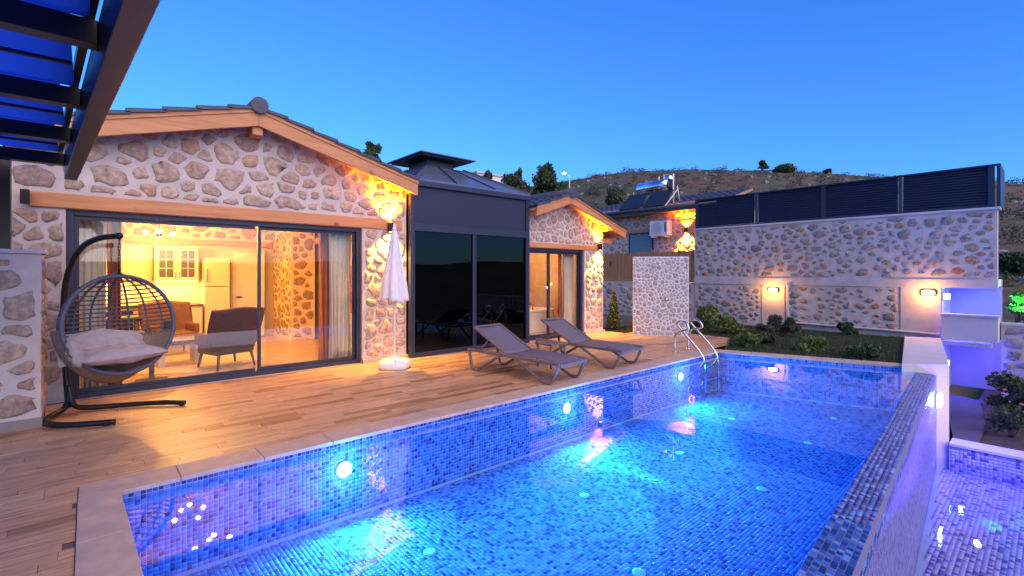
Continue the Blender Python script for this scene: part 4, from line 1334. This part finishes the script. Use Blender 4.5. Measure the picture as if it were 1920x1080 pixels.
bulkhead(2.02, 1.13, M['lamp_warm'], 'lit warm oval lamp on the wall beside the balcony opening', (1, .42, .07), 13)

# louvre screen
lv = thing('louvre_screen', (WX + .1, 4.4, 3.09), 'dark metal louvre screen on top of the boundary wall', 'louvre screen')
py = [7.95, 6.05, 4.26, 2.57, .95]
for i, y in enumerate(py):
    w_ = .055 if i in (0, 2, 4) else .028
    MB().box(WX + .06, WX + .16, y - w_, y + w_, 3.086, 4.02).build('post', M['anthracite'], lv, bevel=.004)
for i in range(4):
    a, b = py[i+1] + .056, py[i] - .056
    for k in range(14):
        z = 3.14 + k*.063
        MB().add([(WX + .075, a, z), (WX + .115, a, z + .068), (WX + .123, a, z + .062), (WX + .083, a, z - .006),
                  (WX + .075, b, z), (WX + .115, b, z + .068), (WX + .123, b, z + .062), (WX + .083, b, z - .006)],
                 [(0, 1, 2, 3), (7, 6, 5, 4), (0, 4, 5, 1), (1, 5, 6, 2), (2, 6, 7, 3), (3, 7, 4, 0)]).build('slat', M['anthracite'], lv)
MB().box(WX + .05, WX + .17, .86, 8.02, 4.021, 4.06).build('top_rail', M['anthracite'], lv, bevel=.004)
MB().box(WX + .065, WX + .155, 1.02, 7.88, 3.088, 3.13).build('bottom_rail', M['anthracite'], lv)
MB().box(WX + .05, WX + 1.4, .80, .86, 3.09, 4.06).build('return_panel', M['anthracite'], lv)

# balcony under the overhang, and the lower wall
bal = thing('balcony', (WX + .3, 1.3, -.1), 'white balcony recess under the wall overhang lit blue', 'balcony')
MB().box(WX - .30, WX - .16, .82, 1.76, .06, .62).build('parapet', M['plaster'], bal, bevel=.006)
MB().box(WX - .16, WX + .9, .82, .93, .06, .62).build('parapet_return', M['plaster'], bal, bevel=.006)
MB().box(WX - .34, WX - .12, .78, 1.77, .621, .66).build('parapet_cap', M['plaster'], bal)
MB().box(WX - .16, WX + 1.6, .93, 1.77, -.08, .0).build('floor', M['plaster'], bal)
MB().box(WX + 1.6, WX + 1.75, .86, 1.9, -1.3, 1.44).build('back_wall', M['plaster'], bal)
MB().box(WX + .352, WX + 1.6, 1.79, 1.9, -1.3, 1.44).build('end_wall', M['plaster'], bal)
MB().box(WX + .40, WX + 1.6, .85, 1.78, 1.30, 1.45).build('soffit', M['plaster'], bal)
t = thing('balcony_lamp', (WX + .15, 1.77, 1.02), 'bright blue lamp inside the balcony recess', 'wall lamp')
MB().box(WX + .02, WX + .30, 1.70, 1.778, .96, 1.12).build('housing', M['white'], t, bevel=.01)
MB().box(WX + .035, WX + .285, 1.665, 1.699, .975, 1.105).build('lens', M['lamp_blue'], t)
lamp('balcony_glow', 'POINT', (WX + .2, 1.45, .95), 34, (.02, .025, 1.0), size=.05, parent=t)
lw = thing('retaining_wall', (WX + .2, -.6, -1.3), 'lower stone retaining wall beyond the balcony', 'wall')
c = MB().box(WX + .25, WX + .6, -4.5, .80, -1.3, .42).build('core', M['mortar'], lw)
lay_stones(rect(-2.0, .78, -1.2, .38), face_minus_x(WX + .25), c, M['stone_wall'], .26, .04, 1.2, 54, .02)
MB().box(WX + .22, WX + .64, -4.5, .79, .421, .47).build('coping', M['plaster'], lw)

# white ledge between pool corner and wall
lg = MB().prism([(10.36, 1.72), (10.90, 1.18), (15.24, 1.80), (14.92, 2.42)], 'z', -1.78, .055)
o = lg.build('white_ledge', M['plaster'], bevel=.006)
props(o, 'white rendered ledge from the pool corner to the wall', 'ledge')

# garden bed
gb = MB().prism([(10.02, 4.58), (12.02, 5.40), (12.02, 7.56), (10.77, 7.56), (10.77, 9.0), (15.25, 9.0), (15.25, 1.9), (10.9, 1.75)], 'z', -.4, -.02)
o = gb.build('garden_bed', M['soil']); props(o, 'planted garden bed beyond the pool', 'garden bed', kind='structure')
BED = [(10.12, 4.55), (12.04, 5.36), (12.04, 7.5), (15.2, 8.0), (15.2, 2.5), (10.85, 1.95)]
rgn = np.random.default_rng(8)
gx = rgn.uniform(10, 15.2, 60000); gy = rgn.uniform(1.8, 8.6, 60000)
def in_bed(x, y):
    if y > 7.55: return x > 10.8
    if y > 5.4: return x > 12.05
    if y > 4.6: return x > 10.05 + (y - 4.58)*2.45
    lo = 10.02 + (4.58 - y)*.318
    return x > lo and y > 1.75 + (x - 10.3)*.15
ok = np.array([in_bed(a, b) for a, b in zip(gx, gy)])
gx, gy = gx[ok], gy[ok]; n = len(gx)
an = rgn.uniform(0, 2*np.pi, n); hgt = rgn.uniform(.025, .065, n); lean = rgn.uniform(-.03, .03, (n, 2)); wd = .006
P = np.stack([np.stack([gx - wd*np.cos(an), gy - wd*np.sin(an), np.full(n, -.02)], 1),
              np.stack([gx + wd*np.cos(an), gy + wd*np.sin(an), np.full(n, -.02)], 1),
              np.stack([gx + lean[:, 0], gy + lean[:, 1], -.02 + hgt], 1)], 1).reshape(-1, 3)
o = np_mesh('lawn_grass', P, np.arange(3*n).reshape(-1, 3), M['grass'])
props(o, 'short dark grass on the garden bed', 'grass', kind='stuff')

def shrub(x, y, z, r, h, m, label, seed, n=2200, leaf=.042, name='shrub', group='shrubs in the garden bed'):
    t = thing(name, (x, y, z), label, 'shrub', group)
    rg_ = random.Random(seed); bl = []
    st = MB()
    for k in range(9):
        a = rg_.uniform(0, 6.28); d = r*rg_.uniform(.1, .7); zz = h*rg_.uniform(.25, .85)
        s = r*rg_.uniform(.28, .5)
        bl.append((x + d*math.cos(a), y + d*math.sin(a), z + zz, s, s, s*.8))
        st.tube([(x + .02*math.cos(a), y + .02*math.sin(a), z), (x + d*.5*math.cos(a), y + d*.5*math.sin(a), z + zz*.6), (x + d*math.cos(a), y + d*math.sin(a), z + zz)], [.012, .008, .004], 5)
    st.build('stems', M['bark'], t)
    P, Q = leaf_cloud(bl, n, leaf, seed)
    np_mesh('foliage', P, Q, m, t)
    return t
shrub(10.75, 4.35, -.02, .28, .34, M['leaf'], 'bright green shrub at the corner of the deck by the ladder', 61)
shrub(11.6, 4.35, -.02, .33, .42, M['leaf_olive'], 'olive shrub with bare twigs next to the bright green one', 62)
shrub(12.6, 5.65, -.02, .42, .45, M['leaf'], 'wide green shrub in front of the wall near the shower', 63)
shrub(13.6, 6.7, -.02, .40, .75, M['leaf'], 'tall green shrub just past the shower wall', 64)
shrub(14.5, 7.2, -.02, .30, .42, M['leaf_dark'], 'small dark shrub against the wall behind the tall one', 65)
shrub(13.2, 4.55, -.02, .35, .50, M['leaf_olive'], 'olive shrub below the warm lamp and pipe', 66)
shrub(11.15, 3.30, -.02, .32, .26, M['leaf'], 'low green shrub in the middle of the lawn edge', 67)
shrub(11.0, 2.45, -.02, .30, .24, M['leaf_dark'], 'low dark shrub beside the white ledge', 68)
shrub(14.8, 3.55, -.02, .22, .34, M['leaf_dark'], 'small dark shrub at the foot of the wall', 69)
t = thing('cypress', (11.2, 8.3, 0), 'young slim cypress beside the smaller villa corner', 'shrub')
MB().tube([(11.2, 8.3, 0), (11.2, 8.3, .9)], [.02, .006], 6).build('trunk', M['bark'], t)
P, Q = leaf_cloud([(11.2, 8.3, .12 + .1*k, .17*(1 - (k/10)**1.6) + .02, .17*(1 - (k/10)**1.6) + .02, .12) for k in range(10)], 1800, .03, 70)
np_mesh('crown', P, Q, M['leaf_dark'], t)

# ================================================================== lower level: catch basin, planter
cb = thing('catch_basin', (6, -1, -1.7), 'lower catch basin with pale mosaic below the overflow edge', 'basin')
MB().box(-1, 11.0, -4.5, 1.7, -1.86, -1.70).build('basin_floor', M['grout'], cb)
MB().box(10.8, 11.1, -4.5, 1.17, -1.70, -1.28).build('basin_wall', M['grout'], cb)
MB().box(10.76, 11.14, -4.5, 1.165, -1.279, -1.23).build('coping', M['plaster'], cb, bevel=.005)
TP = .05
Pv, Fc, C = tile_verts((2, -4.4, -1.699), (1, 0, 0), (0, 1, 0), (0, 0, 1), int(8.8/TP), int(5.8/TP), lambda C: C[:, 1] < .55 + .0785*C[:, 0] - .14, TP)
np_mesh('floor_tiles', Pv, Fc, M['tile_pale'], cb, 'stuff')
Pv, Fc, C = tile_verts((10.799, 1.15, -1.29), (0, -1, 0), (0, 0, -1), (-1, 0, 0), int(5.5/TP), 8, every, TP)
np_mesh('wall_tiles', Pv, Fc, M['tile_pale'], cb, 'stuff')
o = MB().add([(-.9, -4.5, -1.52), (10.797, -4.5, -1.52), (10.797, weir_y(10.79) - OUT - .01, -1.52), (-.9, weir_y(-.9) - OUT - .02, -1.52)], [(0, 1, 2, 3)]).build('basin_water', clear_glass('basin_water', (.88, .92, 1), 1.33, 0, .10, 4.0))
props(o, 'shallow rippled water in the lower catch basin', 'water', kind='structure')
o = MB().box(11.14, 20, -6, 1.15, -1.6, -1.30).build('lower_terrace', M['soil']); props(o, 'dark planted lower terrace beyond the basin', 'terrace', kind='structure')
o = MB().prism([(11.15, .85), (12.6, .85), (14.9, 1.1), (15.2, 1.75), (11.15, 1.15)], 'z', -1.30, -1.24).build('lower_path', M['concrete']); props(o, 'pale path on the lower terrace', 'path', kind='structure')
t = thing('overflow_lamp', (10.3, weir_y(10.3) - OUT, -.45), 'bright cyan lamp on the outer face of the overflow wall', 'wall lamp')
lx = 10.25; ly = weir_y(lx) - OUT * 1.003
MB().box(lx - .13, lx + .13, ly - .05, ly - .002, -.55, -.33).build('housing', M['white'], t, bevel=.01)
MB().box(lx - .115, lx + .115, ly - .085, ly - .051, -.535, -.345).build('lens', M['lamp_cyan'], t, bevel=.01)
lamp('overflow_glow', 'POINT', (lx - .05, ly - .50, -.50), 70, (.085, .035, 1.0), size=.04, parent=t)
t = thing('added_undercroft_lamp', (WX + .2, 1.77, -.55), 'added blue lamp for the glow below the balcony', 'wall lamp')  # lamp and housing added to account for the blue glow; real source unseen
MB().box(WX + .04, WX + .26, 1.70, 1.778, -.62, -.48).build('housing', M['white'], t, bevel=.01)
MB().box(WX + .055, WX + .245, 1.67, 1.699, -.605, -.495).build('lens', M['lamp_blue'], t)
lamp('added_undercroft_glow', 'POINT', (WX + .1, 1.40, -.55), 40, (.04, .03, 1.0), size=.05, parent=t)
shrub(13.25, .42, -1.3, .50, 1.0, M['leaf_dark'], 'dark flowering bush on the lower terrace', 81, 3000, .04, 'flowering_bush', None)
shrub(12.2, .50, -1.3, .38, .5, M['leaf_dark'], 'low dark bush beside the basin coping', 82, 1600, .035, 'terrace_bush', None)
shrub(14.45, .25, -1.3, .42, 1.3, M['leaf_dark'], 'tall dark bush against the lower stone wall', 83, 2400, .04, 'terrace_bush', None)
M['petal'] = plain('pink_petal', (.75, .16, .22), .6)
for i, (x, y, z) in enumerate(((12.80, .40, -.80), (12.88, .20, -.42), (12.95, .62, -.60))):
    o = MB().ball((x, y, z), .035, 8, 6, (1, 1, .7)).build('flower', M['petal'])
    props(o, ('pink blossom lowest on the dark flowering bush', 'pink blossom highest on the dark flowering bush', 'pink blossom nearest the lower wall on the dark bush')[i], 'flower')
t = shrub(15.98, .58, .45, .36, 1.05, M['leaf'], 'pale bush lit bright green on top of the lower wall', 84, 2600, .045, 'lit_bush', None)
sp = thing('garden_spotlight', (15.60, .45, .47), 'small green spotlight under the lit bush', 'spotlight')
MB().tube([(15.60, .45, .47), (15.60, .45, .56)], .012, 6).build('spike', M['black'], sp)
MB().lathe((15.60, .45, .56), [(.03, 0), (.05, .08), (.045, .085)], 12).build('head', M['black'], sp)
lamp('green_beam', 'SPOT', (15.62, .45, .66), 170, (.05, 1, .12), (.42, .18, .55), .03, 75, .6, parent=sp)

# ================================================================== third house behind the garden wall
lwx = thing('low_garden_wall', (WX, 10, 0), 'low stone wall under the reed fence', 'wall')
c = MB().box(WX, WX + .3, 8.02, 13, 0, 1.28).build('core', M['mortar'], lwx)
lay_stones(rect(8.05, 12.2, .1, 1.25), face_minus_x(WX), c, M['stone'], .26, .04, 1.2, 91)
rf = thing('reed_fence', (WX + .1, 10, 1.29), 'orange reed fence on top of the low garden wall', 'fence')
M['reed'] = wood('reed', (.36, .17, .06), (.50, .26, .10), 2)
rg = random.Random(5)
y = 8.03
while y < 12.6:
    w_ = rg.uniform(.028, .042)
    MB().box(WX + .08 + rg.uniform(0, .012), WX + .10, y, y + w_ - .004, 1.285, 2.36 + rg.uniform(-.03, .03)).build('reed_slat', M['reed'], rf)
    y += w_
for z in (1.45, 2.16): MB().box(WX + .101, WX + .13, 8.03, 12.6, z, z + .05).build('fence_rail', M['reed'], rf)

v3 = thing('stone_house', (17, 10, 0), 'neighbouring stone house with a water heater on its roof', 'house')
HX = 15.9
w3 = MB().box(HX, HX + .3, 7.6, 13.4, 0, 4.0).build('front_wall', M['mortar'], v3)
lay_stones(rect(7.7, 13.2, 2.3, 3.8), face_minus_x(HX), w3, M['stone'], .24, .034, 1.15, 92)
MB().box(HX + .301, 20, 7.6, 7.9, 0, 4.0).build('side_wall', M['mortar'], v3)
MB().prism([(HX - .45, 3.92), (18.2, 4.7), (18.2, 4.62), (HX - .45, 3.83)], 'y', 7.3, 13.7).build('roof_boards', M['beam_y'], v3)
MB().box(HX - .47, HX - .42, 7.3, 13.7, 3.78, 3.95).build('eave_board', M['beam_y'], v3)
roof_tiles(18.2, HX - .50, 4.74, .33, 7.3, 13.7, v3)
MB().tube([(HX - .52, 7.3, 3.93), (HX - .52, 13.7, 3.93)], .06, 10).build('gutter', M['slate'], v3)
MB().box(HX - .03, HX + .05, 9.85, 11.2, 3.15, 3.27).build('lintel_beam', M['beam_y'], v3)
MB().box(HX - .03, HX + .05, 8.1, 8.9, 3.38, 3.46).build('wall_beam', M['beam_y'], v3)
wd_ = MB().box(HX - .02, HX + .04, 9.95, 11.05, 1.9, 3.14).build('window', M['anthracite'], v3)
MB().box(HX - .028, HX - .021, 10.02, 10.98, 1.97, 3.08).build('pane', M['frost'], wd_)
sconce(HX, 8.62, 3.12, 'black wall lamp glowing on the neighbouring house above the reed fence', True, 'x', 430)
ac = thing('air_conditioner', (HX - .2, 9.55, 2.9), 'white air conditioner unit on the neighbouring house', 'air conditioner')
MB().box(HX - .34, HX - .04, 9.18, 9.92, 2.95, 3.50).build('casing', M['white'], ac, bevel=.015)
for k in range(9):
    r0 = .22*(k+1)/9
    MB().tube([(HX - .345, 9.62 + r0*math.cos(a), 3.22 + r0*math.sin(a)) for a in [2*math.pi*j/28 for j in range(28)]], .005, 4, True).build('grille_ring', M['pipe'], ac)
MB().box(HX - .346, HX - .341, 9.24, 9.31, 3.08, 3.44).build('side_label', plain('green_label', (.05, .16, .08), .5), ac)
for y in (9.3, 9.8): MB().box(HX - .36, HX, y - .02, y + .02, 2.90, 2.945).build('bracket', M['white'], ac)

wh = thing('solar_water_heater', (16.6, 10.2, 4.2), 'solar water heater with steel tank on the neighbouring roof', 'water heater')
MB().tube([(16.7, 9.75, 4.98), (16.7, 11.1, 4.98)], .24, 18).build('tank', M['steel'], wh)
MB().lathe((0, 0, 0), [(.245, 0), (.24, .03), (.1, .05)], 18).build('tank_end', M['black'], wh)
te = wh.children[-1]; te.rotation_euler = (R(90), 0, 0); te.location = Vector((16.7, 9.75, 4.98)) - origin_of(wh)
te.data.transform(Matrix.Translation(origin_of(wh)))
MB().bar((16.45, 9.9, 4.72), (15.75, 9.9, 4.08), .9, .06, (0, 0, 1)).build('collector', M['chrome_dark'], wh)
MB().bar((16.45, 10.95, 4.72), (15.75, 10.95, 4.08), .9, .06, (0, 0, 1)).build('collector', M['chrome_dark'], wh)
for y in (9.45, 10.4, 11.4):
    MB().tube([(16.9, y, 4.22), (16.7, y, 4.9)], .02, 6).build('support_leg', M['white'], wh)
    MB().tube([(15.8, y, 4.02), (16.7, y, 4.75)], .02, 6).build('support_rail', M['white'], wh)
MB().tube([(16.6, 9.55, 4.1), (16.6, 9.55, 5.35), (16.6, 9.95, 5.38), (16.6, 9.95, 5.1)], .028, 8).build('vent_pipe', M['white'], wh)
MB().tube([(16.9, 10.35, 4.9), (16.9, 10.35, 5.40)], .03, 8).build('vent_pipe', M['white'], wh)
MB().lathe((17.0, 9.98, 5.1), [(.2, 0), (.2, .26), (.14, .3)], 16).build('feed_tank', M['steel'], wh)

# ================================================================== trees and far things
def place_at(px, dist):
    az = math.atan((px - 960) / 900); X = dist*math.tan(az)
    return (X*R_[0] + dist*F_[0], X*R_[1] + dist*F_[1])

def tree(px, dist, ytop, width_px, m, label, seed, n=4200, name='tree', group='trees behind the villas', leaf=.16):
    x, y = place_at(px, dist); zb = hill_height(x, y) - .1
    zt = EYE + (512 - ytop)/900*dist; w_ = width_px/900*dist/2
    t = thing(name, (x, y, zb), label, 'tree', group)
    rg_ = random.Random(seed); H = zt - zb
    tr = MB(); tr.tube([(x, y, zb), (x + .1, y, zb + H*.35), (x - .05, y + .1, zb + H*.7)], [.05*w_+.08, .04*w_+.05, .03], 8)
    bl = []
    for k in range(26):
        a = rg_.uniform(0, 6.28); f = rg_.random()
        zz = zb + H*(.38 + .55*f); d = w_*rg_.uniform(.2, .78)*(1.1 - .62*f)
        s = w_*rg_.uniform(.20, .38)
        bl.append((x + d*math.cos(a), y + d*math.sin(a), zz, s, s, s*.85))
        tr.tube([(x, y, zb + H*.3), (x + d*.5*math.cos(a), y + d*.5*math.sin(a), (zb + H*.3 + zz)/2), (x + d*math.cos(a), y + d*math.sin(a), zz)], [.05, .035, .015], 5)
    for k in range(5):
        a = rg_.uniform(0, 6.28); d = w_*rg_.uniform(.05, .3); s = w_*rg_.uniform(.10, .18)
        bl.append((x + d*math.cos(a), y + d*math.sin(a), zt - s*rg_.uniform(.9, 2.6), s*.8, s*.8, s*1.3))
    tr.build('trunk', M['bark'], t)
    P, Q = leaf_cloud(bl, int(n*1.7), leaf, seed)
    np_mesh('crown', P, Q, m, t)
tree(1026, 42, 303, 113, M['leaf_dark'], 'dark rounded tree beside the street lamp', 101, 5200)
tree(966, 40, 315, 101, M['leaf_olive'], 'olive green tree behind the pavilion roof', 102, 4600)
tree(916, 46, 319, 66, M['leaf_olive'], 'small tree behind the white building', 103, 2600)
tree(702, 30, 266, 87, M['leaf_dark'], 'tree top rising behind the first villa roof', 104, 3000)
tree(1471, 150, 311, 44, M['leaf_dark'], 'round bush on the hill crest', 105, 1800, leaf=.3)
tree(1429, 150, 301, 22, M['leaf_dark'], 'small lone tree standing on the hill crest', 106, 700, leaf=.3)
tree(1551, 150, 318, 16, M['leaf_dark'], 'tiny bush farther along the hill crest', 107, 500, leaf=.3)
tree(1150, 55, 352, 90, M['leaf_olive'], 'wide olive bush on the slope above the smaller villa', 108, 4200)
tree(1905, 40, 480, 90, M['leaf_dark'], 'dark tree behind the green lit bush', 109, 3600)

x, y = place_at(1068, 44); zb = hill_height(x, y)
t = thing('street_lamp', (x, y, zb), 'lit street lamp on the slope beside the dark tree', 'street lamp')
zt = EYE + (512 - 327)/900*44
MB().tube([(x, y, zb), (x, y, zt)], [.07, .045], 8).build('pole', M['pipe'], t)
MB().tube([(x, y, zt), (x - R_[0]*.4, y - R_[1]*.4, zt + .12)], .03, 6).build('arm', M['pipe'], t)
MB().ball((x - R_[0]*.5, y - R_[1]*.5, zt + .1), .17, 12, 8, (1, 1, .5)).build('lamp_head', M['street'], t)
x, y = place_at(902, 50)
zb = hill_height(x, y); zt = EYE + (512 - 332)/900*50
t = thing('white_house', (x, y, zb), 'small white building among the trees on the slope', 'house')
MB().box(x - 1.6, x + 1.6, y - 1.4, y + 1.4, zb - .5, zt).build('wall', M['white'], t)
MB().box(x - 1.75, x + 1.75, y - 1.55, y + 1.55, zt, zt + .16).build('roof', M['plaster'], t)
MB().box(x - 1.62, x - 1.59, y - .5, y + .4, zt - 1.2, zt - .4).build('window', M['pane_dark'], t)
